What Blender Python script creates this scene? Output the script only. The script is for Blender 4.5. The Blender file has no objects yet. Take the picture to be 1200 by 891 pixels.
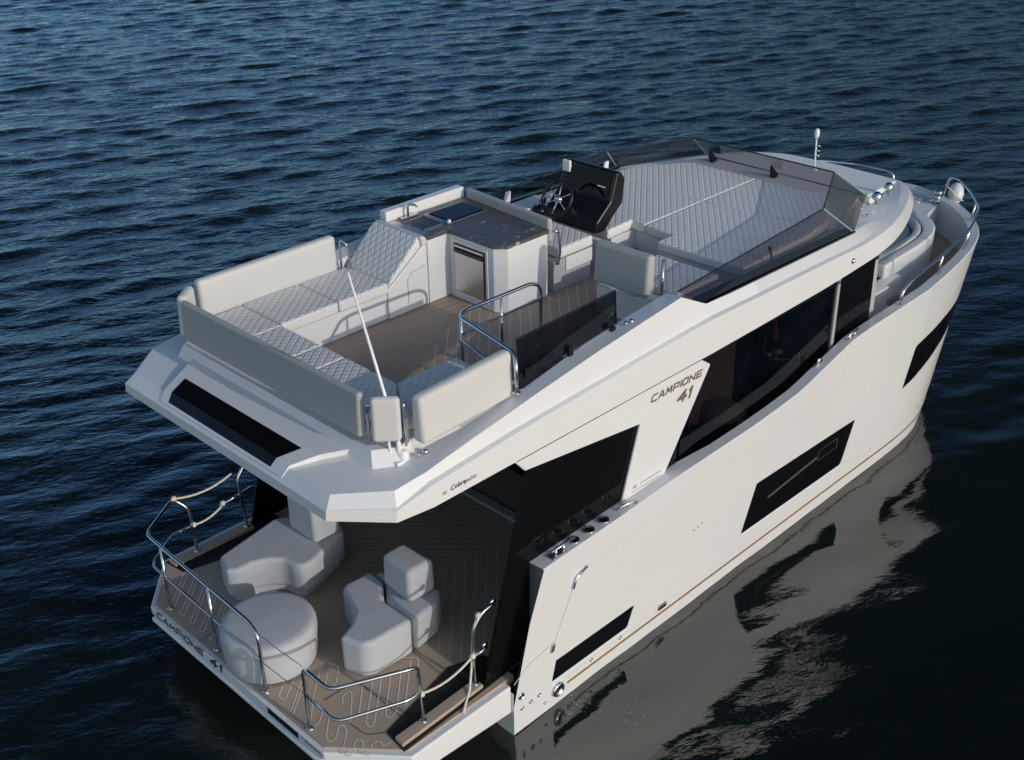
import bpy, bmesh, math, random
import numpy as np
from mathutils import Vector, Matrix
random.seed(7)
C = bpy.context.scene.collection
SC = bpy.context.scene
R_ = math.radians

# ------------------------------------------------------------------ camera
CAM = Vector((-3.9, -8.333, 8.475))
def cam_matrix(p, yaw, roll, loc):
    fwd = Vector((math.cos(yaw)*math.cos(p), math.sin(yaw)*math.cos(p), -math.sin(p)))
    r = fwd.cross(Vector((0, 0, 1))).normalized(); u = r.cross(fwd)
    c, s = math.cos(roll), math.sin(roll)
    r2 = c*r + s*u; u2 = -s*r + c*u
    b = -fwd
    return Matrix(((r2.x, u2.x, b.x, loc.x), (r2.y, u2.y, b.y, loc.y), (r2.z, u2.z, b.z, loc.z), (0, 0, 0, 1)))
cd = bpy.data.cameras.new('camera'); co = bpy.data.objects.new('camera', cd); C.objects.link(co)
co.matrix_world = cam_matrix(R_(28.2), R_(45.2), R_(-.988), CAM)
cd.sensor_width = 36; cd.lens = 1393/1200*36; cd.clip_start = .1; cd.clip_end = 9000
SC.camera = co

# ------------------------------------------------------------------ light
SUN = Vector((0.06, -1.0, 0.325)).normalized()
SUN_EL = math.asin(SUN.z)
w = bpy.data.worlds.new('World'); SC.world = w; w.use_nodes = True
nt = w.node_tree; bg = nt.nodes['Background']; sk = nt.nodes.new('ShaderNodeTexSky')
sk.sky_type = 'NISHITA'; sk.sun_disc = False; sk.sun_elevation = SUN_EL
sk.sun_rotation = math.atan2(SUN.x, SUN.y); sk.air_density = 1.0; sk.dust_density = .6; sk.ozone_density = 1.6
tint = nt.nodes.new('ShaderNodeMix'); tint.data_type = 'RGBA'; tint.blend_type = 'MULTIPLY'; tint.inputs[0].default_value = 1; tint.inputs[7].default_value = (1, 1, 1, 1)
nt.links.new(sk.outputs[0], tint.inputs[6])
# sky multiplier added: darker away from the sun for dark water, brighter sunward
def wm(op, a, b):
    x = nt.nodes.new('ShaderNodeMath'); x.operation = op
    for i, v in enumerate((a, b)):
        if v is None: continue
        if isinstance(v, (int, float)): x.inputs[i].default_value = v
        else: nt.links.new(v, x.inputs[i])
    return x.outputs[0]
wtc = nt.nodes.new('ShaderNodeTexCoord')
def lobe(v, lo, hi):
    d_ = nt.nodes.new('ShaderNodeVectorMath'); d_.operation = 'DOT_PRODUCT'; nt.links.new(wtc.outputs['Generated'], d_.inputs[0]); d_.inputs[1].default_value = Vector(v).normalized()
    mr = nt.nodes.new('ShaderNodeMapRange'); mr.interpolation_type = 'SMOOTHSTEP'; mr.inputs[1].default_value = lo; mr.inputs[2].default_value = hi; nt.links.new(d_.outputs['Value'], mr.inputs[0]); return mr.outputs[0]
tc2 = nt.nodes.new('ShaderNodeMix'); tc2.data_type = 'RGBA'; tc2.inputs[6].default_value = (1.05, 1.0, .925, 1); tc2.inputs[7].default_value = (.47, .70, .95, 1)
nt.links.new(lobe((.62, .72, .25), -.05, .55), tc2.inputs[0]); nt.links.new(tc2.outputs[2], tint.inputs[7])
dk = wm('MULTIPLY', wm('MULTIPLY', lobe((0, 0, 1), .26, .62), lobe((.7, .7, .0), -.1, .45)), -.90)
east = wm('MULTIPLY', lobe((1, -.05, .1), .55, 1.0), -.5)
low = wm('MULTIPLY', wm('SUBTRACT', 1.0, lobe((0, 0, 1), .10, .38)), wm('MULTIPLY', lobe((.6, .75, .0), .1, .8), -.12))
br = wm('MULTIPLY', lobe((-.25, -.85, .55), -.1, .9), .35)
fac = wm('MAXIMUM', wm('ADD', wm('ADD', wm('ADD', wm('ADD', dk, br), low), east), 1.0), .06)
vs = nt.nodes.new('ShaderNodeVectorMath'); vs.operation = 'SCALE'; nt.links.new(tint.outputs[2], vs.inputs[0]); nt.links.new(fac, vs.inputs['Scale'])
nt.links.new(vs.outputs[0], bg.inputs[0]); bg.inputs[1].default_value = .17
sl = bpy.data.lights.new('sun', 'SUN'); sl.energy = 2.0; sl.angle = R_(.55); sl.color = (1, .95, .895)
so = bpy.data.objects.new('sun', sl); C.objects.link(so); so.rotation_euler = SUN.to_track_quat('Z', 'Y').to_euler()
so.location = (0, -30, 20)
SC.view_settings.view_transform = 'Standard'; SC.view_settings.look = 'None'
SC.view_settings.exposure = -.22; SC.view_settings.gamma = 1
SC.render.engine = 'CYCLES'
SC.cycles.max_bounces = 8; SC.cycles.transparent_max_bounces = 16
SC.render.resolution_x = 1024; SC.render.resolution_y = 760

# ------------------------------------------------------------------ materials
class N:
    def __init__(s, m): s.t = m.node_tree; s.m = m
    def n(s, typ, **k):
        x = s.t.nodes.new(typ)
        for a, v in k.items():
            if a in x.inputs: x.inputs[a].default_value = v
            else: setattr(x, a, v)
        return x
    def l(s, a, b): s.t.links.new(a, b)
    def math(s, op, a, b=None, c=None):
        x = s.t.nodes.new('ShaderNodeMath'); x.operation = op
        for i, v in enumerate((a, b, c)):
            if v is None: continue
            if isinstance(v, (int, float)): x.inputs[i].default_value = v
            else: s.l(v, x.inputs[i])
        return x.outputs[0]
def mat(name, col, rough=.5, metal=0, ior=1.45, noise=0, nscale=6, coat=0, bump=0, bscale=60, spec=.5):
    m = bpy.data.materials.new(name); m.use_nodes = True; q = N(m)
    b = m.node_tree.nodes['Principled BSDF']
    b.inputs['Base Color'].default_value = (*col, 1); b.inputs['Roughness'].default_value = rough
    b.inputs['Metallic'].default_value = metal; b.inputs['IOR'].default_value = ior
    b.inputs['Coat Weight'].default_value = coat; b.inputs['Coat Roughness'].default_value = .08
    b.inputs['Specular IOR Level'].default_value = spec
    tc = q.n('ShaderNodeTexCoord')
    if noise:
        ns = q.n('ShaderNodeTexNoise', Scale=nscale, Detail=5.0, Roughness=.6); q.l(tc.outputs['Object'], ns.inputs['Vector'])
        mx = q.n('ShaderNodeMix', data_type='RGBA'); f = q.math('MULTIPLY', ns.outputs['Fac'], 1.0)
        mx.inputs[6].default_value = (*[c*(1-noise) for c in col], 1); mx.inputs[7].default_value = (*[min(1, c*(1+noise)) for c in col], 1)
        q.l(f, mx.inputs[0]); q.l(mx.outputs[2], b.inputs['Base Color'])
        rr = q.math('MULTIPLY_ADD', ns.outputs['Fac'], .14, rough-.07); q.l(rr, b.inputs['Roughness'])
    if bump:
        n2 = q.n('ShaderNodeTexNoise', Scale=bscale, Detail=4.0); q.l(tc.outputs['Object'], n2.inputs['Vector'])
        bp = q.n('ShaderNodeBump', Strength=bump, Distance=.01); q.l(n2.outputs['Fac'], bp.inputs['Height']); q.l(bp.outputs[0], b.inputs['Normal'])
    return m
M = {}
M['gel'] = mat('gelcoat_white', (.675, .67, .665), .30, noise=.03, nscale=1.3, coat=.35, bump=.04, bscale=1.2)
M['gel2'] = mat('gelcoat_nonskid', (.76, .76, .75), .55, noise=.03, nscale=5, bump=.15, bscale=300)
def hull_mat():
    m = mat('hull_gelcoat', (.675, .67, .66), .22, coat=.4); q = N(m); b = m.node_tree.nodes['Principled BSDF']
    tc = q.n('ShaderNodeTexCoord'); mp = q.n('ShaderNodeMapping'); mp.inputs['Scale'].default_value = (2.6, 1, .7); q.l(tc.outputs['Object'], mp.inputs[0])
    n1 = q.n('ShaderNodeTexNoise', Scale=1.6, Detail=6.0, Roughness=.65); q.l(mp.outputs[0], n1.inputs['Vector'])
    n0 = q.n('ShaderNodeTexNoise', Scale=.8, Detail=4.0); q.l(tc.outputs['Object'], n0.inputs['Vector'])
    s = q.n('ShaderNodeSeparateXYZ'); q.l(tc.outputs['Object'], s.inputs[0])
    zr = q.n('ShaderNodeMapRange'); zr.inputs[1].default_value = .55; zr.inputs[2].default_value = -.12; zr.inputs[3].default_value = .10; zr.inputs[4].default_value = 1.0; q.l(s.outputs[2], zr.inputs[0])
    st = q.n('ShaderNodeMapRange'); st.inputs[1].default_value = .50; st.inputs[2].default_value = .72; q.l(n1.outputs['Fac'], st.inputs[0])
    f = q.math('MULTIPLY', q.math('MULTIPLY', st.outputs[0], zr.outputs[0]), .14)
    mx = q.n('ShaderNodeMix', data_type='RGBA'); mx.inputs[6].default_value = (.675, .67, .66, 1); mx.inputs[7].default_value = (.56, .535, .48, 1); q.l(f, mx.inputs[0])
    m2 = q.n('ShaderNodeMix', data_type='RGBA', blend_type='MULTIPLY'); m2.inputs[0].default_value = .10; q.l(mx.outputs[2], m2.inputs[6]); q.l(n0.outputs['Color'], m2.inputs[7]); q.l(m2.outputs[2], b.inputs['Base Color'])
    q.l(q.math('MULTIPLY_ADD', n0.outputs['Fac'], .12, .20), b.inputs['Roughness'])
    bp = q.n('ShaderNodeBump', Strength=.06, Distance=.02); q.l(n0.outputs['Fac'], bp.inputs['Height']); q.l(bp.outputs[0], b.inputs['Normal'])
    return m
M['hullgel'] = hull_mat()
M['bluegel'] = mat('gelcoat_trim', (.60, .62, .64), .35, noise=.03)
M['black'] = mat('black_gloss', (.004, .004, .004), .05, noise=0, ior=1.35, spec=.35)
M['blackm'] = mat('black_plastic', (.007, .007, .008), .28, noise=.2, nscale=20)
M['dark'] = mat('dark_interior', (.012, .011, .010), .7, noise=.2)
M['chrome'] = mat('polished_steel', (.62, .63, .65), .10, metal=1, noise=.04, nscale=12)
M['steel'] = mat('satin_steel', (.50, .50, .50), .3, metal=1)
M['antifoul'] = mat('dark_boot', (.020, .014, .016), .5, noise=.3)
M['gold'] = mat('bronze_stripe', (.23, .13, .055), .45)
M['ink'] = mat('dark_lettering', (.03, .03, .032), .5)
M['inkgold'] = mat('bronze_lettering', (.15, .105, .06), .45)
M['inkgrey'] = mat('grey_lettering', (.22, .21, .21), .5)
M['inkred'] = mat('red_lettering', (.35, .12, .10), .5)
M['cloth'] = mat('grey_cover_cloth', (.42, .435, .46), .85, noise=.13, nscale=4.5, bump=.5, bscale=9)
M['vinyl'] = mat('cream_vinyl', (.55, .54, .515), .55, noise=.03, nscale=8, bump=.06, bscale=160)
M['vinylg'] = mat('grey_vinyl', (.37, .37, .365), .55, noise=.05, nscale=6, bump=.08, bscale=160)
M['rope'] = mat('white_rope', (.62, .57, .47), .8, noise=.15, nscale=60)
M['plast'] = mat('white_plastic', (.75, .76, .77), .35)
M['foam'] = mat('sea_foam', (.55, .56, .54), .7)
M['seam'] = mat('fine_seam', (.56, .545, .52), .5)
M['groove'] = mat('panel_seam', (.33, .33, .33), .6)
M['dimgrey'] = mat('dim_frame', (.04, .04, .04), .5)
M['wire'] = mat('steel_wire', (.40, .40, .42), .35, metal=.8)
M['dimpink'] = mat('dim_berth_edge', (.07, .048, .048), .7)
M['curtain'] = mat('pink_curtain', (.50, .36, .33), .8, noise=.1)
M['orange'] = mat('orange_cloth', (.60, .16, .05), .7)
M['blue'] = mat('blue_cloth', (.10, .13, .17), .7)

def quilt(name, col, freq, rough=.6, groove=.72, depth=.02, stretch=1.0):
    m = mat(name, col, rough); q = N(m); b = m.node_tree.nodes['Principled BSDF']
    tc = q.n('ShaderNodeTexCoord'); sp = q.n('ShaderNodeSeparateXYZ'); q.l(tc.outputs['Object'], sp.inputs[0])
    xs = q.math('MULTIPLY', sp.outputs[0], stretch)
    us = []
    for sg in (1, -1):
        a = q.math('MULTIPLY_ADD', sp.outputs[1], sg, xs); a = q.math('MULTIPLY', a, freq)
        f = q.math('FRACT', a); f = q.math('SUBTRACT', f, .5); f = q.math('ABSOLUTE', f); f = q.math('MULTIPLY', f, 2)   # 0 middle, 1 at line
        us.append(f)
    gm = q.n('ShaderNodeNewGeometry'); gs = q.n('ShaderNodeSeparateXYZ'); q.l(gm.outputs['True Normal'], gs.inputs[0]); tp = q.math('GREATER_THAN', gs.outputs[2], .5)
    mxx = q.math('MULTIPLY', q.math('MAXIMUM', us[0], us[1]), tp)
    h = q.math('POWER', mxx, 5.0); h = q.math('SUBTRACT', 1.0, h)
    bp = q.n('ShaderNodeBump', Strength=.6, Distance=depth); q.l(h, bp.inputs['Height']); q.l(bp.outputs[0], b.inputs['Normal'])
    r = q.n('ShaderNodeMapRange'); r.inputs[1].default_value = .86; r.inputs[2].default_value = .97
    q.l(mxx, r.inputs[0])
    ns = q.n('ShaderNodeTexNoise', Scale=5.0, Detail=3.0); q.l(tc.outputs['Object'], ns.inputs['Vector'])
    mx = q.n('ShaderNodeMix', data_type='RGBA'); mx.inputs[6].default_value = (*col, 1); mx.inputs[7].default_value = (*[c*groove for c in col], 1)
    q.l(r.outputs[0], mx.inputs[0])
    m2 = q.n('ShaderNodeMix', data_type='RGBA', blend_type='MULTIPLY'); m2.inputs[0].default_value = .14
    q.l(mx.outputs[2], m2.inputs[6]); q.l(ns.outputs['Color'], m2.inputs[7]); q.l(m2.outputs[2], b.inputs['Base Color'])
    return m
M['quilt'] = quilt('quilted_vinyl', (.72, .70, .665), 10.5, stretch=.8, depth=.012)
M['quilt2'] = quilt('quilted_sunpad', (.80, .78, .745), 10.5, stretch=.8, groove=.74, depth=.010)
M['stripeq'] = quilt('ribbed_cushion', (.52, .525, .53), 7.5, stretch=.05)

def teak(name, col, mode='x', sp=.065, line=(.34, .29, .23), w=.06):
    m = mat(name, col, .6); q = N(m); b = m.node_tree.nodes['Principled BSDF']
    tc = q.n('ShaderNodeTexCoord'); s = q.n('ShaderNodeSeparateXYZ'); q.l(tc.outputs['Object'], s.inputs[0])
    x, y = s.outputs[0], s.outputs[1]
    def lines(a):
        f = q.math('FRACT', q.math('MULTIPLY', a, 1/sp)); return q.math('LESS_THAN', f, w)
    if mode == 'x': L = lines(y)
    elif mode == 'd': L = lines(q.math('MULTIPLY', q.math('SUBTRACT', x, y), .7071))
    elif mode == 'none': L = None
    elif mode == 'v': L = lines(q.math('MULTIPLY', q.math('ADD', x, q.math('ABSOLUTE', q.math('ADD', y, .35))), .7071))
    else:   # chevron: boards along x on the port half, diagonal on the starboard half
        sel = q.math('GREATER_THAN', q.math('ADD', y, q.math('MULTIPLY', x, -.55)), -1.75)
        a = lines(q.math('MULTIPLY', q.math('ADD', y, q.math('MULTIPLY', x, .12)), 1.0)); bl = lines(q.math('MULTIPLY', q.math('SUBTRACT', x, y), .7071))
        LA = q.math('MULTIPLY', a, sel); L = q.math('MULTIPLY', bl, q.math('SUBTRACT', 1.0, sel))
    LA_ = LA if mode == 'c' else None
    mp = q.n('ShaderNodeMapping'); mp.inputs['Scale'].default_value = (3, 22, 3); q.l(tc.outputs['Object'], mp.inputs[0])
    ns = q.n('ShaderNodeTexNoise', Scale=1.6, Detail=6.0, Roughness=.65); q.l(mp.outputs[0], ns.inputs['Vector'])
    mx = q.n('ShaderNodeMix', data_type='RGBA'); mx.inputs[6].default_value = (*[c*.84 for c in col], 1); mx.inputs[7].default_value = (*[c*1.14 for c in col], 1)
    q.l(ns.outputs['Fac'], mx.inputs[0]); out = mx.outputs[2]
    if LA_ is not None:
        m3 = q.n('ShaderNodeMix', data_type='RGBA'); q.l(LA_, m3.inputs[0]); q.l(out, m3.inputs[6]); m3.inputs[7].default_value = (.13, .095, .07, 1); out = m3.outputs[2]
    # scuffs and dried salt, with shapes of their own
    sc = q.n('ShaderNodeTexNoise', Scale=1.3, Detail=7.0, Roughness=.7); q.l(tc.outputs['Object'], sc.inputs['Vector']); sr = q.n('ShaderNodeMapRange'); sr.inputs[1].default_value = .52; sr.inputs[2].default_value = .78; sr.inputs[4].default_value = .28; q.l(sc.outputs['Fac'], sr.inputs[0])
    m4 = q.n('ShaderNodeMix', data_type='RGBA'); q.l(sr.outputs[0], m4.inputs[0]); q.l(out, m4.inputs[6]); m4.inputs[7].default_value = (*[min(1, c*1.5+.03) for c in col], 1); out = m4.outputs[2]
    if L is not None:
        m2 = q.n('ShaderNodeMix', data_type='RGBA'); q.l(L, m2.inputs[0]); q.l(out, m2.inputs[6]); m2.inputs[7].default_value = (*line, 1); out = m2.outputs[2]
    q.l(out, b.inputs['Base Color'])
    return m
M['teakfly'] = teak('teak_flybridge', (.33, .255, .195), 'c', sp=.11, w=.06, line=(.62, .54, .45))
M['teak'] = teak('teak_bow', (.37, .29, .22), 'x', sp=.075, line=(.12, .09, .07), w=.1)
M['teakd'] = teak('teak_cockpit', (.36, .28, .21), 'v', sp=.115, w=.06, line=(.56, .48, .39))
M['teakn'] = teak('teak_plain', (.40, .31, .235), 'none')
M['inlay'] = mat('inlay_line', (.72, .63, .52), .6)

def glass(name, tint, rough=.02, refl=1.0, ior=1.5):
    m = bpy.data.materials.new(name); m.use_nodes = True; q = N(m); t = m.node_tree; t.nodes.clear()
    o = q.n('ShaderNodeOutputMaterial'); tr = q.n('ShaderNodeBsdfTransparent'); tr.inputs[0].default_value = (*tint, 1)
    gg = q.n('ShaderNodeNewGeometry'); gl = q.n('ShaderNodeBsdfGlossy'); gl.inputs['Roughness'].default_value = rough; gl.inputs['Color'].default_value = (refl, refl, refl, 1)
    fr = q.n('ShaderNodeFresnel', IOR=ior); mx = q.n('ShaderNodeMixShader')
    q.l(q.math('MULTIPLY', fr.outputs[0], q.math('SUBTRACT', 1.0, gg.outputs['Backfacing'])), mx.inputs[0]); q.l(tr.outputs[0], mx.inputs[1]); q.l(gl.outputs[0], mx.inputs[2]); q.l(mx.outputs[0], o.inputs[0])
    return m
M['smoke'] = glass('smoked_screen', (.67, .64, .64))
M['smokedark'] = glass('dark_guard_glass', (.36, .35, .36))
M['winglass'] = glass('tinted_window', (.40, .39, .38), ior=1.45)
M['edge'] = mat('glass_edge', (.25, .38, .42), .2)

def stone():
    m = mat('dark_marble', (.10, .09, .09), .35); q = N(m); b = m.node_tree.nodes['Principled BSDF']
    tc = q.n('ShaderNodeTexCoord'); mpv = q.n('ShaderNodeMapping'); mpv.inputs['Rotation'].default_value = (0, 0, R_(-45)); mpv.inputs['Scale'].default_value = (.5, 2.2, 1); q.l(tc.outputs['Object'], mpv.inputs[0]); n1 = q.n('ShaderNodeTexNoise', Scale=2.4, Detail=3.0, Distortion=.4); q.l(mpv.outputs[0], n1.inputs['Vector'])
    a = q.math('ABSOLUTE', q.math('SUBTRACT', n1.outputs['Fac'], .5)); v = q.math('LESS_THAN', a, .0030)
    n2 = q.n('ShaderNodeTexNoise', Scale=9.0, Detail=4.0); q.l(tc.outputs['Object'], n2.inputs['Vector'])
    v = q.math('MULTIPLY', v, q.math('GREATER_THAN', n2.outputs['Fac'], .47))
    r = q.n('ShaderNodeMix', data_type='RGBA'); r.inputs[6].default_value = (.065, .060, .061, 1); r.inputs[7].default_value = (.10, .092, .092, 1); q.l(n2.outputs['Fac'], r.inputs[0])
    mx = q.n('ShaderNodeMix', data_type='RGBA'); mx.inputs[7].default_value = (.42, .38, .36, 1); q.l(v, mx.inputs[0]); q.l(r.outputs[2], mx.inputs[6]); q.l(mx.outputs[2], b.inputs['Base Color'])
    return m
M['stone'] = stone()

def water_mat():
    m = bpy.data.materials.new('sea_water'); m.use_nodes = True; q = N(m); b = m.node_tree.nodes['Principled BSDF']
    b.inputs['Base Color'].default_value = (.0050, .0082, .0062, 1); b.inputs['Roughness'].default_value = .03; b.inputs['IOR'].default_value = 2.05
    g = q.n('ShaderNodeNewGeometry')
    def nz(scale, sx, sy, rot, det, strength, dist, prev=None):
        mp = q.n('ShaderNodeMapping', vector_type='TEXTURE'); mp.inputs['Scale'].default_value = (sx, sy, 1); mp.inputs['Rotation'].default_value = (0, 0, R_(rot)); q.l(g.outputs['Position'], mp.inputs[0])
        n = q.n('ShaderNodeTexNoise', Scale=scale, Detail=det, Roughness=.55, Distortion=.35); q.l(mp.outputs[0], n.inputs['Vector'])
        bp = q.n('ShaderNodeBump', Distance=dist)
        if isinstance(strength, float): bp.inputs['Strength'].default_value = strength
        else: q.l(strength, bp.inputs['Strength'])
        q.l(n.outputs['Fac'], bp.inputs['Height'])
        if prev: q.l(prev, bp.inputs['Normal'])
        return bp.outputs[0]
    # calmer patch in the lee beside the hull, and rougher open water
    at = q.n('ShaderNodeAttribute'); at.attribute_name = 'chop'
    st = q.math('MULTIPLY', at.outputs['Fac'], .85)
    n1 = nz(3.0, 2.1, 1, -27, 6.0, st, .075)
    n2 = nz(9.0, 2.0, 1, -36, 4.0, st, .024, n1)
    q.l(n2, b.inputs['Normal'])
    return m
M['water'] = water_mat()

# ------------------------------------------------------------------ builders
ROOT = None
def link(o, parent):
    C.objects.link(o)
    if parent is not None:
        o.parent = parent; o.matrix_parent_inverse = PINV[parent.name] if parent.name in PINV else Matrix.Identity(4)
PINV = {}
def tag(o, label, cat=None, group=None, kind=None):
    if label: o['label'] = label
    if cat: o['category'] = cat
    if group: o['group'] = group
    if kind: o['kind'] = kind
    return o
def empty(name, loc, label, cat, group=None):
    o = bpy.data.objects.new(name, None); C.objects.link(o); o.location = loc; o.empty_display_size = .3
    PINV[o.name] = Matrix.Translation(-Vector(loc)); tag(o, label, cat, group); return o
def mesh(name, V, F, m, parent=None, smooth=False, bevel=0, seg=2, sub=0, recalc=True, ang=28):
    me = bpy.data.meshes.new(name); me.from_pydata([tuple(v) for v in V], [], F); me.update()
    if recalc:
        bm = bmesh.new(); bm.from_mesh(me); bmesh.ops.remove_doubles(bm, verts=bm.verts, dist=1e-5)
        bmesh.ops.recalc_face_normals(bm, faces=bm.faces); bm.to_mesh(me); bm.free()
    me.materials.append(M[m]); o = bpy.data.objects.new(name, me); link(o, parent)
    if smooth: me.polygons.foreach_set('use_smooth', [True]*len(me.polygons))
    if bevel:
        b = o.modifiers.new('bevel', 'BEVEL'); b.width = bevel; b.segments = seg; b.limit_method = 'ANGLE'; b.angle_limit = R_(ang); b.harden_normals = False
        me.polygons.foreach_set('use_smooth', [True]*len(me.polygons))
        wn = o.modifiers.new('wn', 'WEIGHTED_NORMAL'); wn.keep_sharp = False
    if sub: s = o.modifiers.new('sub', 'SUBSURF'); s.levels = sub; s.render_levels = sub
    return o
class MB:
    def __init__(s): s.V = []; s.F = []
    def add(s, V, F):
        k = len(s.V); s.V += [tuple(v) for v in V]; s.F += [tuple(i+k for i in f) for f in F]; return s
    def box(s, x0, x1, y0, y1, z0, z1):
        V = [(x, y, z) for x in (x0, x1) for y in (y0, y1) for z in (z0, z1)]
        return s.add(V, [(0, 1, 3, 2), (4, 6, 7, 5), (0, 4, 5, 1), (2, 3, 7, 6), (0, 2, 6, 4), (1, 5, 7, 3)])
    def prism(s, poly, ax, lo, hi):
        def P(a, b, c): return {'z': (a, b, c), 'y': (a, c, b), 'x': (c, a, b)}[ax]
        n = len(poly); l = lo if callable(lo) else (lambda p: lo); h = hi if callable(hi) else (lambda p: hi)
        V = [P(p[0], p[1], l(p)) for p in poly]+[P(p[0], p[1], h(p)) for p in poly]
        F = [tuple(range(n))[::-1], tuple(range(n, 2*n))]+[(i, (i+1) % n, n+(i+1) % n, n+i) for i in range(n)]
        return s.add(V, F)
    def hexa(s, a, b):   # two quads -> solid
        V = list(a)+list(b); n = len(a)
        return s.add(V, [tuple(range(n))[::-1], tuple(range(n, 2*n))]+[(i, (i+1) % n, n+(i+1) % n, n+i) for i in range(n)])
    def tube(s, pts, r, n=8, closed=False, rnd=0):
        P = [Vector(p) for p in pts]
        if rnd and len(P) > 2:
            Q = [P[0]]
            for i in range(1, len(P)-1):
                a, b, c = P[i-1], P[i], P[i+1]; d1 = (a-b); d2 = (c-b); k = min(rnd, d1.length*.48, d2.length*.48)
                p0 = b+d1.normalized()*k; p2 = b+d2.normalized()*k
                for t in (0, .25, .5, .75, 1): Q.append(p0*(1-t)**2+b*2*t*(1-t)+p2*t*t)
            Q.append(P[-1]); P = Q
        rs = r if isinstance(r, (list, tuple)) else [r]*len(P)
        if len(rs) != len(P): rs = [rs[0]+(rs[-1]-rs[0])*i/(len(P)-1) for i in range(len(P))]
        V = []; F = []; up = None
        for i, p in enumerate(P):
            t = (P[min(i+1, len(P)-1)]-P[max(i-1, 0)])
            if closed: t = P[(i+1) % len(P)]-P[i-1]
            t.normalize()
            if up is None:
                up = Vector((0, 0, 1)) if abs(t.z) < .9 else Vector((1, 0, 0))
            a = t.cross(up).normalized(); b = a.cross(t).normalized(); up = b
            V += [p+(a*math.cos(2*math.pi*j/n)+b*math.sin(2*math.pi*j/n))*rs[i] for j in range(n)]
        L = len(P)
        for i in range(L if closed else L-1):
            for j in range(n):
                F.append((i*n+j, i*n+(j+1) % n, ((i+1) % L)*n+(j+1) % n, ((i+1) % L)*n+j))
        if not closed: F += [tuple(range(n))[::-1], tuple(range((L-1)*n, L*n))]
        return s.add(V, F)
    def lathe(s, c, prof, n=32, axis=(0, 0, 1)):
        ax = Vector(axis).normalized(); u = ax.orthogonal().normalized(); v = ax.cross(u); c = Vector(c)
        V = []; F = []
        for (r, h) in prof: V += [c+ax*h+(u*math.cos(2*math.pi*j/n)+v*math.sin(2*math.pi*j/n))*max(r, 1e-4) for j in range(n)]
        for i in range(len(prof)-1):
            for j in range(n): F.append((i*n+j, i*n+(j+1) % n, (i+1)*n+(j+1) % n, (i+1)*n+j))
        F += [tuple(range(n))[::-1], tuple(range((len(prof)-1)*n, len(prof)*n))]
        return s.add(V, F)
    def build(s, name, m, parent=None, **k): return mesh(name, s.V, s.F, m, parent, **k)
def box(name, x0, x1, y0, y1, z0, z1, m, parent, bevel=0, **k): return MB().box(x0, x1, y0, y1, z0, z1).build(name, m, parent, bevel=bevel, **k)
def prism(name, poly, ax, lo, hi, m, parent, bevel=0, **k): return MB().prism(poly, ax, lo, hi).build(name, m, parent, bevel=bevel, **k)
def tube(name, pts, r, m, parent, rnd=0, n=10): return MB().tube(pts, r, n=n, rnd=rnd).build(name, m, parent, smooth=True)
def interp(x, tab):
    if x <= tab[0][0]: return tab[0][1]
    for (a, b), (c, d) in zip(tab, tab[1:]):
        if x <= c: return b+(d-b)*(x-a)/(c-a)
    return tab[-1][1]
def text(s, size, m, parent, origin, right, up, name='lettering', shear=0, sx=1, bold=0, thick=.002, spacing=1.0):
    cu = bpy.data.curves.new('lettering', 'FONT'); cu.body = s; cu.size = 1; cu.extrude = thick/size; cu.shear = shear; cu.offset = bold; cu.space_character = spacing
    cu.resolution_u = 4
    t = bpy.data.objects.new('tmp', cu); C.objects.link(t); bpy.context.view_layer.update()
    me = bpy.data.meshes.new_from_object(t.evaluated_get(bpy.context.evaluated_depsgraph_get()))
    bpy.data.objects.remove(t); me.materials.clear(); me.materials.append(M[m])
    X = Vector(right).normalized(); Y = Vector(up).normalized(); Z = X.cross(Y).normalized(); Y = Z.cross(X)
    T = Matrix(((X.x*size*sx, Y.x*size, Z.x*size, origin[0]), (X.y*size*sx, Y.y*size, Z.y*size, origin[1]), (X.z*size*sx, Y.z*size, Z.z*size, origin[2]), (0, 0, 0, 1)))
    me.transform(T); o = bpy.data.objects.new(name, me); link(o, parent); return o


GL = {'C': [[(1, 1), (.15, 1), (0, .85), (0, .15), (.15, 0), (1, 0)]], 'A': [[(0, 0), (.42, 1), (.56, 1), (1, 0)], [(.34, .28), (.98, .28)]], 'M': [[(0, 0), (.1, 1), (.5, .25), (.9, 1), (1, 0)]],
      'P': [[(0, 0), (0, 1), (.85, 1), (1, .85), (1, .5), (.85, .38), (.02, .38)]], 'I': [[(.0, 0), (.0, 1)]], 'O': [[(.15, 0), (0, .15), (0, .85), (.15, 1), (.85, 1), (1, .85), (1, .15), (.85, 0), (.13, 0)]],
      'N': [[(0, 0), (0, 1), (1, 0), (1, 1)]], 'E': [[(1, 1), (0, 1), (0, 0), (1, 0)], [(0, .5), (.85, .5)]], '4': [[(.72, 0), (.72, 1), (0, .34), (1.02, .34)]], '1': [[(.0, .80), (.38, 1), (.38, 0)]]}
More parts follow.
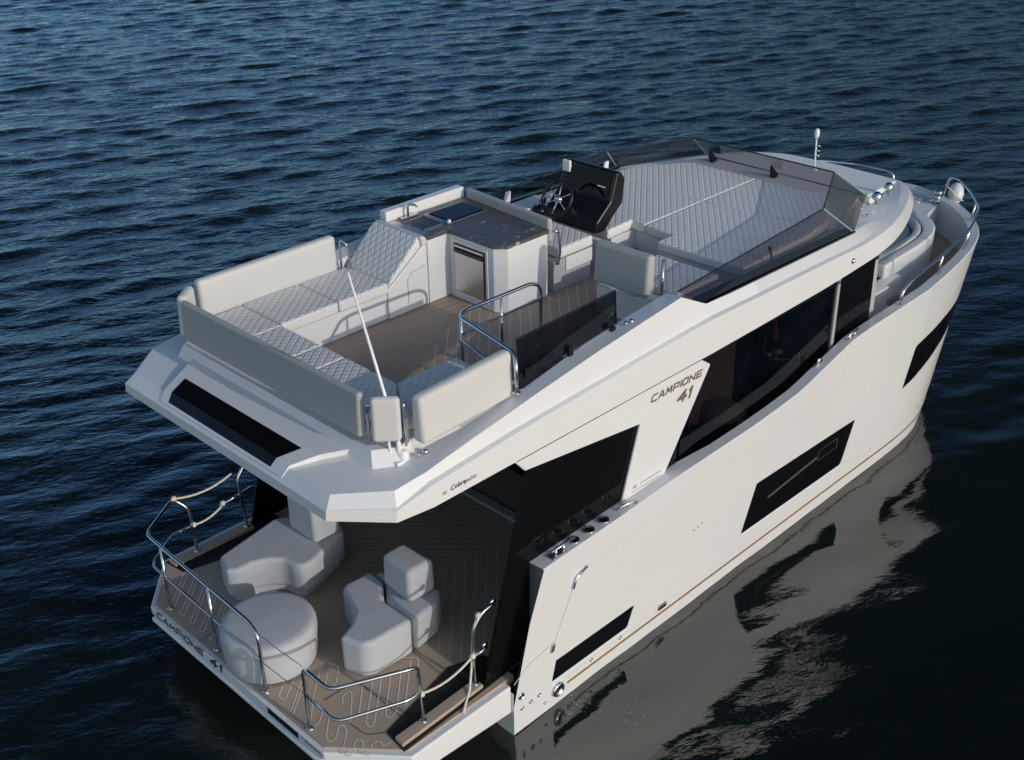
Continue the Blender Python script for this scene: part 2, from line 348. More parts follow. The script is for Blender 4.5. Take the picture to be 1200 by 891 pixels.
def techno(word, hgt, w, gap, sw, m, parent, origin, right, up, shear=.2, shears=None):
    # wide squared lettering drawn as strokes of width sw
    X = Vector(right).normalized(); Yv = Vector(up).normalized(); Z = X.cross(Yv).normalized(); Yv = Z.cross(X); O = Vector(origin); mb = MB(); cx = 0
    def P(u, v, d): return O+X*(u+shear*v)+Yv*v+Z*d
    for ch in word:
        cw = 0 if ch == 'I' else w*(.55 if ch == '1' else 1)
        for st in GL[ch]:
            pts = [Vector((cx+p[0]*(cw if ch != '1' else w*.55/.38*.38 if False else cw), p[1]*hgt)) for p in st]
            for i in range(len(pts)-1):
                p, q = pts[i], pts[i+1]; t = (q-p).normalized(); n = Vector((-t.y, t.x))*sw/2; e = t*sw*.42
                p_ = p-e; q_ = q+e; c4 = [p_-n, q_-n, q_+n, p_+n]
                k = .0002*(i % 3)
                mb.hexa([P(c.x, c.y, 0) for c in c4], [P(c.x, c.y, .0022+k) for c in c4])
        cx += cw+gap
    return mb.build('lettering', m, parent)

# ================================================================== water (structure)
def sea():
    rng = np.random.RandomState(3)
    n = 760; x0, y0, sp = -22.0, -20.0, .105
    xs = x0+np.arange(n)*sp; ys = y0+np.arange(n)*sp
    X, Y = np.meshgrid(xs, ys, indexing='ij'); Z = np.zeros_like(X); DX = np.zeros_like(X); DY = np.zeros_like(X)
    # lee beside the starboard side: shorter, smoother water
    d = np.clip((-1.6-Y)/.8, 0, 1)*np.clip((15.0-X)/3.0, 0, 1)*np.clip((X+3)/4.0, 0, 1)*np.clip((Y+15)/5.0, 0, 1)
    lee = 1-.80*d
    dd = np.clip(1.12-(-2.1-Y)/7.5, .35, 1)
    amp_all = np.clip(.34+.66*np.clip((Y-1.0)/9.0+(X-10)/30., 0, 1), 0, 1)
    for k in range(150):
        lam = .34*(3.3/.34)**(rng.rand()**.9); th = R_(61)+rng.randn()*R_(17)
        kx, ky = math.cos(th)*2*math.pi/lam, math.sin(th)*2*math.pi/lam
        a = .0036*lam**.8/(1+(lam/1.5)**2)*(0.5+rng.rand())
        wx, wy = rng.randn(2)*.16; ph2 = 1.7*np.sin(X*wx+Y*wy+rng.rand()*6.28)+1.2*np.sin(X*wy*2.3-Y*wx*2.1+rng.rand()*6.28)
        P = X*kx+Y*ky+rng.rand()*6.283+ph2
        lee = 1-d*dd*(.30 if lam < .5 else -.10 if lam < 1.6 else -.45)
        g = a*lee; Z += g*np.cos(P); s = np.sin(P)*g*.85
        DX -= s*math.cos(th); DY -= s*math.sin(th)
    chop = np.clip(amp_all*1.1, 0, 1)*(1-.80*d*dd)
    rr_ = np.hypot(X-3.15, (Y+2.75)*1.1); Z += .010*np.cos(rr_*2*math.pi/.24+1.2*np.sin(np.arctan2(Y+2.75, X-3.15)*3))*np.exp(-(rr_/.8)**2)
    ed = np.minimum(np.minimum(X-xs[0], xs[-1]-X), np.minimum(Y-ys[0], ys[-1]-Y)); fade = np.clip(ed/3.0, 0, 1)
    Z *= amp_all*fade; DX *= amp_all*fade; DY *= amp_all*fade
    V = np.stack([X+DX, Y+DY, Z-.15], -1).reshape(-1, 3)
    i = np.arange(n-1)[:, None]*n+np.arange(n-1)[None, :]; i = i.reshape(-1)
    F = np.stack([i, i+n, i+n+1, i+1], -1)
    # far sheet, four skirts out to the horizon
    xa, xb, ya, yb = xs[0], xs[-1], ys[0], ys[-1]; B = 4000.
    ex = [(-B, -B), (B, -B), (B, B), (-B, B), (xa, ya), (xb, ya), (xb, yb), (xa, yb)]
    k = len(V); V = np.vstack([V, [(a, b, -.15) for a, b in ex]])
    F2 = [(k, k+1, k+5, k+4), (k+1, k+2, k+6, k+5), (k+2, k+3, k+7, k+6), (k+3, k, k+4, k+7)]
    F = np.vstack([F, F2])
    me = bpy.data.meshes.new('sea_water'); me.vertices.add(len(V)); me.vertices.foreach_set('co', V.astype(np.float32).ravel())
    me.loops.add(F.size); me.loops.foreach_set('vertex_index', F.astype(np.int32).ravel())
    me.polygons.add(len(F)); me.polygons.foreach_set('loop_start', np.arange(0, F.size, 4).astype(np.int32)); me.polygons.foreach_set('loop_total', np.full(len(F), 4, np.int32))
    me.update(calc_edges=True); me.polygons.foreach_set('use_smooth', [True]*len(F))
    at = me.attributes.new('chop', 'FLOAT', 'POINT'); ch = np.ones(len(V), np.float32); ch[:n*n] = chop.reshape(-1)
    at.data.foreach_set('value', ch)
    me.materials.append(M['water']); o = bpy.data.objects.new('sea_water', me); C.objects.link(o); o['kind'] = 'structure'; o['label'] = 'dark blue rippled open sea water'
    return o
sea()

# ================================================================== the yacht
Y = empty('motor_yacht', (6.5, 0, -.15), 'large white motor yacht with open upper deck seating, dark side windows and long hull', 'yacht')

# ---------------- hull surface
SH = [(9.9, 2.16), (10.5, 2.10), (11.1, 2.02), (11.6, 1.92), (12.1, 1.76), (12.5, 1.53), (12.85, 1.22), (13.1, .9), (13.28, .5), (13.36, .22), (13.38, 0)]
WL = [(9.7, 2.14), (10.2, 2.09), (10.6, 1.98), (11.0, 1.82), (11.35, 1.6), (11.65, 1.34), (11.95, 1.03), (12.2, .72), (12.4, .4), (12.48, .16), (12.5, 0)]
def dens(P, n=3):
    out = [P[0]]
    for i in range(len(P)-1):
        p0, p1, p2 = P[max(i-1, 0)], P[i], P[i+1]; p3 = P[i+2] if i+2 < len(P) else (P[-2][0], -P[-2][1])
        for k in range(1, n+1):
            t = k/n; out.append(tuple(.5*((2*p1[c])+(-p0[c]+p2[c])*t+(2*p0[c]-5*p1[c]+4*p2[c]-p3[c])*t*t+(-p0[c]+3*p1[c]-3*p2[c]+p3[c])*t**3) for c in range(2)))
    out[-1] = P[-1]; return out
SH0 = SH; SH = dens(SH); WL = dens(WL)
ST = [2.8, 3.0, 3.4, 3.8, 4.3, 4.8, 5.4, 6.0, 6.5, 6.9, 7.1, 7.3, 7.5, 7.7, 7.9, 8.05, 8.2, 8.5, 8.9, 9.3]
SZ = [(2.6, 1.62), (3.8, 1.66), (4.6, 1.70), (6.2, 1.73), (6.95, 1.79), (8.05, 2.05), (8.4, 2.09), (9.3, 2.12), (11, 2.15), (13.4, 2.18)]
ZW = -.15
def hull_ring(f):
    """outline (x, |y|, z) from the stern edge to the stem at height fraction f (0 water, 1 sheer, below 0 under water)"""
    g = max(f, 0)**.85; P = []
    z0 = ZW+f*(1.62-ZW)
    xs0 = 2.19 if z0 <= .48 else 2.19+(z0-.48)/(1.62-.48)*.43
    P.append((xs0, 2.15, z0))
    for x in ST: P.append((x, 2.15+.02*min(1, max(0, (x-8)/1))*g, ZW+f*(interp(x, SZ)-ZW)))
    for (a, b), (c, d) in zip(WL, SH):
        x = a+(c-a)*g; y = b+(d-b)*g; P.append((x, y+.006*g, ZW+f*(interp(c, SZ)-ZW)))
    return P
def hull_y(x, z):
    lo, hi = 0., 1.15
    def at(f):
        P = hull_ring(f)
        for a, b in zip(P, P[1:]):
            if a[0] <= x <= b[0]:
                t = (x-a[0])/max(1e-9, b[0]-a[0]); return (a[1]+(b[1]-a[1])*t, a[2]+(b[2]-a[2])*t)
        return (0, P[-1][2]) if x > P[-1][0] else (P[0][1], P[0][2])
    for _ in range(24):
        m = (lo+hi)/2
        if at(m)[1] < z: lo = m
        else: hi = m
    return at((lo+hi)/2)[0]

def hull():
    V = []; F = []
    fr = [-.35, -.08, 0, .06, .12, .2, .3, .4, .5, .6, .7, .8, .9, 1.0]
    rings = []
    for f in fr:
        P = hull_ring(f)
        if f < 0: P = [(p[0]-(.25 if f < -.2 else 0)*min(1, max(0, (p[0]-9)/3)), p[1]*(1-.12*(f < -.2)), p[2]) for p in P]
        rings.append(P)
    n = len(rings[0])
    # cap and inner wall rings, offset towards the middle
    top = rings[-1]; off = []
    for i, p in enumerate(top):
        a = top[max(i-1, 0)]; b = top[min(i+1, n-1)]; t = Vector((b[0]-a[0], b[1]-a[1], 0)).normalized(); nn = Vector((t.y, -t.x, 0))
        if i == n-1: nn = Vector((-1, 0, 0))
        wd = .205 if p[0] < 4.9 else .15
        off.append((p[0]+nn.x*(-1 if nn.y > 0 else 1)*wd, max(0, p[1]+nn.y*(-1 if nn.y > 0 else 1)*wd), p[2]))
    off = [(min(p[0], 13.22), p[1] if p[0] < 13.22 else min(p[1], .6), p[2]) for p in off]
    rings.append([(p[0], p[1]-.012 if p[1] > .02 else 0, p[2]+.012) for p in top])
    rings.append(off)
    def dz(x): return .40 if x < 5.0 else interp(x, [(5, .48), (7.9, 1.2), (8.4, 1.40), (9.5, 1.5), (12, 1.62), (13.4, 1.7)])-.02
    rings.append([(p[0], p[1], dz(p[0])) for p in off])
    m = len(rings)
    for s in (-1, 1):
        k = len(V)
        for P in rings: V += [(p[0], p[1]*s, p[2]) for p in P]
        for i in range(m-1):
            for j in range(n-1):
                F.append((k+i*n+j, k+i*n+j+1, k+(i+1)*n+j+1, k+(i+1)*n+j))
        # stern edge face, outer wall against inner wall
        o = [k+i*n for i in range(m)]
        F.append(tuple(o[2:14]+o[14:17]))
    # underside + transom below the platform
    kk = n*m
    for j in range(n-1): F.append((j, j+1, kk+j+1, kk+j))
    F.append((0, n, 2*n, 3*n, 4*n, 5*n, 6*n, kk+6*n, kk+5*n, kk+4*n, kk+3*n, kk+2*n, kk+n, kk))
    o = mesh('hull', V, F, 'hullgel', Y)
    me = o.data; me.materials.append(M['antifoul'])
    for p in me.polygons:
        if p.center.z < -.14 and p.area > .0001: p.material_index = 1
    me.polygons.foreach_set('use_smooth', [True]*len(me.polygons))
    me.set_sharp_from_angle(angle=R_(24))
    return o
HULL = hull()
def side_sheet(name, topf, botf, x0, x1, m, nx=30, off=.004, th=.02, sides=(-1, 1), parent=None, nz=6):
    out = []
    for s in sides:
        V = []; F = []
        for k in range(nx+1):
            x = x0+(x1-x0)*k/nx; t, b = topf(x), botf(x)
            if t < b+.001: t = b+.001
            for q in range(nz+1):
                z = b+(t-b)*q/nz; V.append((x, s*(hull_y(x, z)+off), z))
        L = len(V); V += [(a, b-s*th*1.0, c) for a, b, c in V]
        w_ = nz+1
        for k in range(nx):
            for q in range(nz):
                i = k*w_+q; F.append((i, i+w_, i+w_+1, i+1)); F.append((L+i, L+i+1, L+i+w_+1, L+i+w_))
        for k in range(nx):
            for q in (0, nz): i = k*w_+q; F.append((i, i+w_, L+i+w_, L+i))
        for q in range(nz):
            for k in (0, nx): i = k*w_+q; F.append((i, i+1, L+i+1, L+i))
        out.append(mesh(name, V, F, m, parent or HULL, smooth=False))
    return out
def poly_fn(pts): return lambda x: interp(x, pts)
HW = []
# rear, middle and bow hull windows (dark glass, parallelograms)
HW += side_sheet('hull_window', poly_fn([(2.73, .19), (2.79, .42), (3.99, .41)]), poly_fn([(2.73, .185), (3.89, .18), (3.99, .405)]), 2.73, 3.99, 'black', nx=42)
HW += side_sheet('hull_window', poly_fn([(5.95, .325), (6.19, .90), (8.34, .84)]), poly_fn([(5.95, .32), (8.12, .28), (8.34, .835)]), 5.95, 8.34, 'black', nx=60)
HW += side_sheet('hull_window', poly_fn([(9.56, .815), (9.77, 1.37), (10.8, 1.43), (12.6, 1.45)]), poly_fn([(9.56, .81), (9.9, .86), (10.3, .93), (10.8, 1.02), (11.6, 1.18), (12.6, 1.30)]), 9.56, 12.55, 'black', nx=60, off=.006)
# glimpses behind the middle window: a berth edge and an opening light
side_sheet('inner_ledge', lambda x: interp(x, [(6.45, .60), (7.50, .675)]), lambda x: interp(x, [(6.45, .565), (7.50, .64)]), 6.45, 7.50, 'dimpink', nx=20, off=.006, nz=1, sides=(-1,), parent=HW[2])
for (x0_, x1_, z0_, z1_) in ((7.52, 7.97, .735, .745), (7.52, 7.97, .595, .605), (7.52, 7.535, .60, .74), (7.955, 7.97, .60, .74)):
    side_sheet('opening_frame', lambda x: z1_, lambda x: z0_, x0_, x1_, 'dimgrey', nx=4, off=.006, nz=1, sides=(-1,), parent=HW[2])
# thin white reveals under the windows
for (pts, x0, x1) in (([(2.73, .19), (3.89, .18), (3.99, .41)], 2.70, 3.995), ([(5.95, .32), (8.12, .28), (8.34, .84)], 5.93, 8.35)):
    side_sheet('window_rim', poly_fn([(a, b) for a, b in pts]), poly_fn([(a, b-.018) for a, b in pts]), x0, x1, 'plast', nx=50, off=.010)
# bronze stripe along the waterline, styling crease, rub line
side_sheet('hull_stripe', lambda x: .035, lambda x: .008, 2.96, 12.2, 'gold', nx=90, off=.004, nz=1)
side_sheet('hull_crease', lambda x: interp(x, [(3.2, 1.345), (5.7, 1.415), (7.44, 1.485), (8.15, 1.595), (10.1, 1.745), (12.6, 1.84)])+.008, lambda x: interp(x, [(3.2, 1.345), (5.7, 1.415), (7.44, 1.485), (8.15, 1.595), (10.1, 1.745), (12.6, 1.84)])-.004, 3.2, 12.6, 'seam', nx=110, off=.0015, nz=1)
side_sheet('hull_chine', lambda x: .115, lambda x: .103, 2.9, 12.0, 'seam', nx=80, off=.0012, nz=1, sides=(-1,))
# fold down terrace outline
mb = MB()
mb.add([(3.045, -2.1535, 1.22), (3.055, -2.1535, 1.22), (2.735, -2.1535, .60), (2.725, -2.1535, .60)], [(0, 1, 2, 3)])
mb.build('panel_seam', 'seam', HULL)
mb = MB(); mb.tube([(2.19, -2.156, .50), (2.40, -2.156, .62), (2.76, -2.156, .68)], .004, n=5); mb.build('panel_seam', 'seam', HULL)
# polished hinges and corner latch of the terrace
for (a, b, c) in (((3.02, 1.19), (3.06, 1.30), (3.22, 1.355)),):
    mb = MB(); mb.tube([(a[0], -2.165, a[1]), (b[0], -2.165, b[1]), (c[0], -2.165, c[1])], .014, n=6); mb.build('corner_latch', 'chrome', HULL, smooth=True)
prism('hinge', [(2.70, .575), (2.745, .58), (2.765, .66), (2.72, .655)], 'y', -2.17, -2.15, 'steel', HULL, bevel=.004)
# exhaust, vents and skin fittings, all on the starboard quarter
def fitting(name, x, z, r, h=.02, parent=None):
    mb = MB(); mb.lathe((x, -2.148, z), [(r, 0), (r, h*.6), (r*.86, h), (r*.62, h), (r*.58, h*.3), (.001, h*.3)], n=22, axis=(0, -1, 0)); o = mb.build(name, 'chrome', HULL, smooth=True)
    MB().lathe((x, -2.149-h*.3, z), [(r*.56, 0), (r*.5, .004)], n=18, axis=(0, -1, 0)).build('opening', 'blackm', o); return o
fitting('exhaust_outlet', 2.81, .035, .085, .035)
for x, z, r in ((2.29, .29, .042), (2.30, .125, .024), (2.42, .135, .024), (2.54, .14, .024), (2.62, -.02, .02), (3.32, .095, .022), (3.78, .105, .022)): fitting('skin_fitting', x, z, r, .015)
for i in range(3): fitting('skin_fitting', 5.0+i*.075, .86+i*.008, .012, .006)
fitting('skin_fitting', 8.9, .16, .016, .01); fitting('skin_fitting', 10.15, .30, .016, .01)
box('hull_vent', 4.42, 4.56, -2.168, -2.15, .085, .145, 'steel', HULL, bevel=.008); 
box('vent_slot', 4.445, 4.535, -2.171, -2.169, .105, .125, 'blackm', HULL)

# ---------------- stern platform
PX = [(.40, 1.50), (.93, 2.12), (2.19, 2.12), (2.19, -2.12), (.93, -2.12), (.40, -1.50)]
lowz = lambda p: interp(p[0], [(.40, .36), (.93, .20), (2.19, .12)])
PLAT = prism('swim_platform', PX, 'z', lowz, .462, 'gel', Y, bevel=.02)
prism('transom_lip', [(.375, 1.46), (.47, 1.46), (.47, -1.46), (.375, -1.46)], 'z', .30, .352, 'gel2', PLAT, bevel=.01)
teak_poly = [(.445, 1.46), (.95, 2.04), (2.3, 2.04), (2.3, 1.90), (5.0, 1.90), (5.0, -1.90), (2.3, -1.90), (2.3, -2.04), (.95, -2.04), (.445, -1.46)]
prism('deck_planking', teak_poly, 'z', .40, .482, 'teakn', PLAT)
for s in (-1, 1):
    prism('deck_dark_sheet', [(.95, s*1.73), (.905, s*2.035), (2.3, s*1.97), (2.3, s*1.62), (1.93, s*1.50)], 'z', .4835, .4885, 'dark', PLAT)  # flat dark sheet lying just above the planking
    b = prism('rail_board', [(.94, s*1.87), (.93, s*1.99), (1.97, s*1.96), (1.96, s*1.84)], 'z', .488, .53, 'teakn', PLAT, bevel=.006)
# cockpit deck, diagonal planking forward of the platform
prism('deck_planking', [(2.0, 1.78), (5.0, 1.78), (5.0, -1.78), (2.0, -1.78)], 'z', .483, .487, 'teakd', PLAT)
# the winding inlay lines in the aft planking
def ribbon(pts, w, z):
    P = [Vector((a, b, 0)) for a, b in pts]; Q = [P[0]]
    for i in range(1, len(P)-1):
        a, b, c = P[i-1], P[i], P[i+1]; k = min(.035, (a-b).length*.45, (c-b).length*.45)
        p0 = b+(a-b).normalized()*k; p2 = b+(c-b).normalized()*k
        for t in (0, .5, 1): Q.append(p0*(1-t)**2+b*2*t*(1-t)+p2*t*t)
    Q.append(P[-1]); V = []; F = []
    for i, p in enumerate(Q):
        t = (Q[min(i+1, len(Q)-1)]-Q[max(i-1, 0)]).normalized(); nn = Vector((-t.y, t.x, 0))*w/2
        V += [(p.x+nn.x, p.y+nn.y, z), (p.x-nn.x, p.y-nn.y, z)]
    for i in range(len(Q)-1): F.append((2*i, 2*i+1, 2*i+3, 2*i+2))
    return V, F
mb = MB()
INL = [[(.653, -.388), (.53, -.49)], [(.777, -.439), (.537, -.631), (.537, -.724), (.828, -.511)], [(.88, -.43), (.96, -.50), (.50, -.88)],
 [(.922, -.571), (.496, -.92)], [(1.04, -.62), (.767, -.871), (.534, -1.138), (.52, -1.20), (.60, -1.19), (.73, -1.07)], [(1.06, -.714), (.924, -.845), (.926, -.904), (1.012, -.898), (1.091, -.826)],
 [(.75, -1.148), (.514, -1.397), (.521, -1.473), (.598, -1.449), (.70, -1.347), (.731, -1.379), (.708, -1.46), (.517, -1.637), (.517, -1.72), (.578, -1.70), (.705, -1.596), (.739, -1.665), (.623, -1.781), (.657, -1.849), (.779, -1.74), (.855, -1.785), (.802, -1.849), (.908, -1.858)],
 [(.896, -1.154), (.96, -1.072), (1.054, -1.057), (1.041, -1.118), (.80, -1.39)], [(1.194, -1.088), (.916, -1.375), (.883, -1.359)],
 [(1.316, -1.099), (.889, -1.508), (.881, -1.588), (.945, -1.566), (1.409, -1.119)], [(1.468, -1.18), (1.08, -1.564), (1.09, -1.628), (1.184, -1.60), (1.60, -1.185)],
 [(1.75, -1.155), (1.40, -1.49), (1.30, -1.60)], [(1.70, -1.06), (1.83, -1.18), (1.60, -1.42)], [(1.15, -.60), (1.20, -.70), (1.12, -.80)]]
for k in range(9):
    y0_ = -.26+k*.19; INL.append([(.95, y0_+.40), (.55, y0_), (.53, y0_+.08), (.60, y0_+.11), (1.0, y0_+.51)])
for P_ in INL:
    V_, F_ = ribbon(P_, .012, .4856); mb.add(V_, F_)
mb.build('deck_inlay', 'inlay', PLAT, recalc=False)
for P_ in ([(.806, -.985), (1.19, -1.0)], [(1.19, -1.04), (1.175, -1.70)], [(.784, -1.398), (.803, -1.628), (.948, -1.728)], [(.45, .62), (1.5, .62)]):
    V_, F_ = ribbon(P_, .008, .4853); MB().add(V_, F_).build('hatch_seam', 'ink', PLAT, recalc=False)

# transom slot and lettering
box('transom_slot', .392, .402, -1.12, -.64, .385, .445, 'blackm', PLAT)
techno('CAMPIONE', .070, .090, .036, .014, 'ink', PLAT, (.3975, 1.375, .392), (0, -1, 0), (0, 0, 1), .25)
techno('41', .088, .115, .055, .023, 'ink', PLAT, (.3975, .36, .385), (0, -1, 0), (0, 0, 1), .3)

rr = random.Random(8)
for (z_, y0_, y1_) in ((.432, -1.18, -1.46), (.408, -1.22, -1.48)):
    mb = MB(); y = y0_
    while y > y1_: w_ = rr.uniform(.008, .02); mb.box(.3965, .399, y-w_, y, z_, z_+.009); y -= w_+rr.uniform(.005, .012)
    mb.build('small_lettering', 'ink', PLAT)

# ---------------- cockpit sides, bulkhead and saloon
for s in (-1, 1):
    yy = 1.945*s
    g = prism('cockpit_side_glass', [(1.985, .49), (2.60, 2.66), (2.45, 2.846), (4.25, 2.846), (4.9, 1.60), (4.9, .49)], 'y', yy-.012, yy+.012, 'black', Y)
    if s == -1:
        for (x, z) in ((2.19, 1.36), (2.07, .91)):
            MB().lathe((x, -1.90, z), [(.035, 0), (.035, .012), (.02, .02)], n=16, axis=(0, 1, 0)).build('rail_flange', 'chrome', g, smooth=True)
box('cockpit_bulkhead', 4.90, 4.95, -1.93, 1.93, .49, 2.84, 'black', Y)
box('saloon_floor', 4.95, 8.7, -1.90, 1.90, .40, .45, 'dark', Y)
box('saloon_ceiling', 4.95, 8.9, -1.90, 1.90, 2.80, 2.84, 'dark', Y)
box('saloon_front', 8.72, 8.80, -1.88, 1.88, .42, 2.80, 'dark', Y)
box('deck_threshold', 4.12, 4.24, -1.75, 1.2, .487, .53, 'vinylg', Y, bevel=.006)
for k in range(3):
    b = box('stair_tread', 3.55+k*.30, 3.85+k*.30, -1.75, -.95, .49, .62+k*.2, 'dark', Y)
    box('tread_nosing', 3.545+k*.30, 3.56+k*.30, -1.72, -.98, .62+k*.2, .632+k*.2, 'steel', b)
for s in (-1, 1):
    yo, yi = (1.93*s, 1.912*s)
    wdw = prism('saloon_window', [(4.25, 1.50), (7.87, 1.45), (7.87, 2.90), (4.25, 2.84)], 'y', min(yo, yi), max(yo, yi), 'winglass', Y)
    prism('window_mullion', [(7.87, 1.45), (7.93, 1.55), (7.93, 2.91), (7.87, 2.90)], 'y', min(1.90*s, 1.952*s), max(1.90*s, 1.952*s), 'groove', Y)
    prism('forward_window', [(7.932, 1.50), (8.78, 1.5), (8.74, 2.93), (7.932, 2.91)], 'y', min(1.90*s, 1.938*s), max(1.90*s, 1.938*s), 'black', Y)
    prism('front_pillar', [(8.78, 1.62), (9.02, 1.62), (8.93, 2.94), (8.74, 2.93)], 'y', min(1.70*s, 1.88*s), max(1.70*s, 1.88*s), 'vinylg', Y, bevel=.01)
    # dark strip between window foot and side deck
    prism('sill_trim', [(3.75, 1.60), (7.9, 1.60), (7.9, 1.50), (3.75, 1.50)], 'y', min(1.94*s, 2.0*s), max(1.94*s, 2.0*s), 'blackm', Y)
    # the white pillar that carries the name, and the band under the flybridge edge
    P_ = [(2.55, 2.69), (2.42, 2.838), (5.16, 2.838), (5.33, 2.72), (4.60, 1.64), (3.93, 1.62), (4.19, 2.48)]
    pil = prism('side_pillar', P_, 'y', min(1.955*s, 1.99*s), max(1.955*s, 1.99*s), 'gel', Y, bevel=.012)
    if s == -1:
        yt = -1.9925
        techno('CAMPIONE', .066, .083, .034, .0165, 'inkgold', pil, (4.345, yt, 2.668), (1, 0, -.02), (0, 0, 1), .25)
        techno('41', .108, .130, .050, .030, 'inkgold', pil, (4.775, yt, 2.478), (1, 0, -.03), (0, 0, 1), .35)
        rr = random.Random(5)
        for (zb, x0, x1, hh) in ((1.760, 4.22, 4.55, .012), (1.712, 4.09, 4.56, .010)):
            x = x0; mb = MB()
            while x < x1:
                w_ = rr.uniform(.008, .022); mb.box(x, x+w_, yt, yt+.002, zb, zb+hh); x += w_+rr.uniform(.004, .012)
            mb.build('small_lettering', 'inkgrey', pil)
        prism('small_emblem', [(4.115, 1.75), (4.13, 1.75), (4.135, 1.782), (4.12, 1.782)], 'y', yt, yt+.002, 'ink', pil)
        prism('small_emblem', [(4.145, 1.752), (4.16, 1.752), (4.165, 1.784), (4.15, 1.784)], 'y', yt, yt+.002, 'inkred', pil)
# things seen dimly through the starboard window
MB().box(5.55, 6.45, -1.70, -1.0, .45, 1.30).build('saloon_seat', 'vinylg', Y, bevel=.08, seg=3)
MB().lathe((6.15, -1.60, 1.62), [(.01, -.22), (.16, -.20), (.30, -.12), (.34, 0), (.28, .12), (.16, .19), (.01, .21)], n=24, axis=(.5, 0, 1)).build('saloon_cushion', 'vinylg', Y, smooth=True)
V = []; F = []
for k in range(15):
    x = 5.66+k*.062; y = -1.52+.025*math.sin(k*1.9); V += [(x, y, 1.62), (x, y, 2.46-.10*abs(k-9)/9)]
for k in range(14): F.append((2*k, 2*k+2, 2*k+3, 2*k+1))
mesh('curtain', V, F, 'curtain', Y, smooth=True, recalc=False)
MB().lathe((7.12, -1.62, 2.25), [(.06, 0), (.055, .03), (.03, .14), (.012, .26), (.012, .29), (.001, .30)], n=12).build('saloon_pennant', 'orange', Y, smooth=True)
MB().box(6.92, 6.98, -1.62, -1.55, 2.10, 2.40).build('saloon_curtain_tie', 'blue', Y, bevel=.02)
for (x, z, r) in ((7.22, 2.02, .055), (7.03, 2.05, .035), (7.20, 1.93, .025), (7.62, 1.80, .02)):
    MB().lathe((x, -1.62, z), [(r*.1, 0), (r, .01), (r*1.1, .035), (r*.2, .05)], n=16).build('saloon_dish', 'plast', Y, smooth=True)
tube('saloon_shelf_edge', [(7.02, -1.64, 2.02), (7.60, -1.64, 1.80)], .010, 'teakn', Y)

# cup holders, cleat and bollard on the starboard coaming
for i, (x, y) in enumerate(((3.14, -2.055), (3.36, -2.055), (3.58, -2.055))):
    c = MB().lathe((x, y, interp(x, SZ)+.013), [(.062, 0), (.062, .012), (.048, .014), (.045, .004), (.001, .004)], n=24).build('cup_holder', 'chrome', Y, smooth=True)
    MB().lathe((x, y, interp(x, SZ)+.018), [(.044, 0), (.042, .003)], n=20).build('cup_well', 'blackm', c)
mb = MB(); mb.tube([(2.80, -2.075, 1.70), (3.12, -2.075, 1.705)], .014, n=8); mb.tube([(2.86, -2.075, 1.63), (2.86, -2.075, 1.70)], .018, n=8); mb.tube([(2.97, -2.075, 1.63), (2.97, -2.075, 1.70)], .018, n=8)
mb.build('mooring_cleat', 'chrome', Y, smooth=True)
box('coaming_fitting', 2.78, 2.98, -2.12, -2.03, 1.636, 1.648, 'steel', Y, bevel=.004)
mb = MB(); mb.tube([(3.80, -2.04, 1.67), (3.83, -2.07, 1.71), (3.98, -2.10, 1.715), (4.02, -2.12, 1.69)], .013, n=8); mb.tube([(3.92, -2.08, 1.67), (3.92, -2.08, 1.72)], .015, n=8)
mb.build('fairlead', 'chrome', Y, smooth=True)
mb = MB(); mb.tube([(7.98, -2.08, 2.10), (8.22, -2.10, 2.15)], .013, n=8); mb.tube([(8.06, -2.085, 2.02), (8.06, -2.085, 2.12)], .014, n=8); mb.tube([(8.16, -2.09, 2.05), (8.16, -2.09, 2.13)], .014, n=8); mb.build('mooring_cleat', 'chrome', Y, smooth=True)
mb = MB(); mb.tube([(7.44, -2.02, 1.86), (7.44, -2.06, 2.02)], .012, n=8); mb.tube([(7.40, -2.03, 1.90), (7.54, -2.05, 1.96)], .010, n=8); mb.build('fairlead', 'chrome', Y, smooth=True)

# ---------------- side deck and foredeck
def deck_poly():
    P = []
    for (x, y) in [(7.9, 2.0), (9.3, 2.0)]+[(a-.05, max(0, b-.16)) for a, b in SH0[:9]]: P.append((x, y))
    return P
P_ = deck_poly()
V = []; F = []
dzf = lambda x: interp(x, [(7.9, 1.22), (8.4, 1.40), (9.5, 1.5), (12, 1.62), (13.4, 1.7)])
for (x, y) in P_: V += [(min(x, 13.2), y, dzf(x)), (min(x, 13.2), -y, dzf(x))]
for k in range(len(P_)-1): F.append((2*k, 2*k+1, 2*k+3, 2*k+2))
mesh('side_deck', V, F, 'teak', Y, recalc=False)
# front of the house under the brow
prism('house_front', [(8.6, 1.55), (9.2, 1.50), (9.9, 1.25), (9.9, -1.25), (9.2, -1.50), (8.6, -1.55)], 'z', 1.3, 2.90, 'gel', Y, bevel=.02)
# bow sunlounge pod with raised rim
PO = [(8.95, 1.50), (9.6, 1.42), (10.15, 1.38), (10.7, 1.36), (11.1, 1.35), (11.45, 1.32), (11.75, 1.26), (12.0, 1.15), (12.2, 1.0), (12.36, .80), (12.48, .52), (12.54, .26), (12.56, 0)]
full = PO+[(a, -b) for a, b in PO[::-1][1:]]
POD = prism('bow_lounge_base', full, 'z', 1.3, 1.98, 'gel', Y, bevel=.04, seg=3)
def inset(P, d): return [(x-d*min(1, max(0, (x-11.3)/.9)), y-(d if y > 0 else -d if y < 0 else 0)*min(1, abs(y)/.6)) for x, y in P]
fi = inset(full, .15)
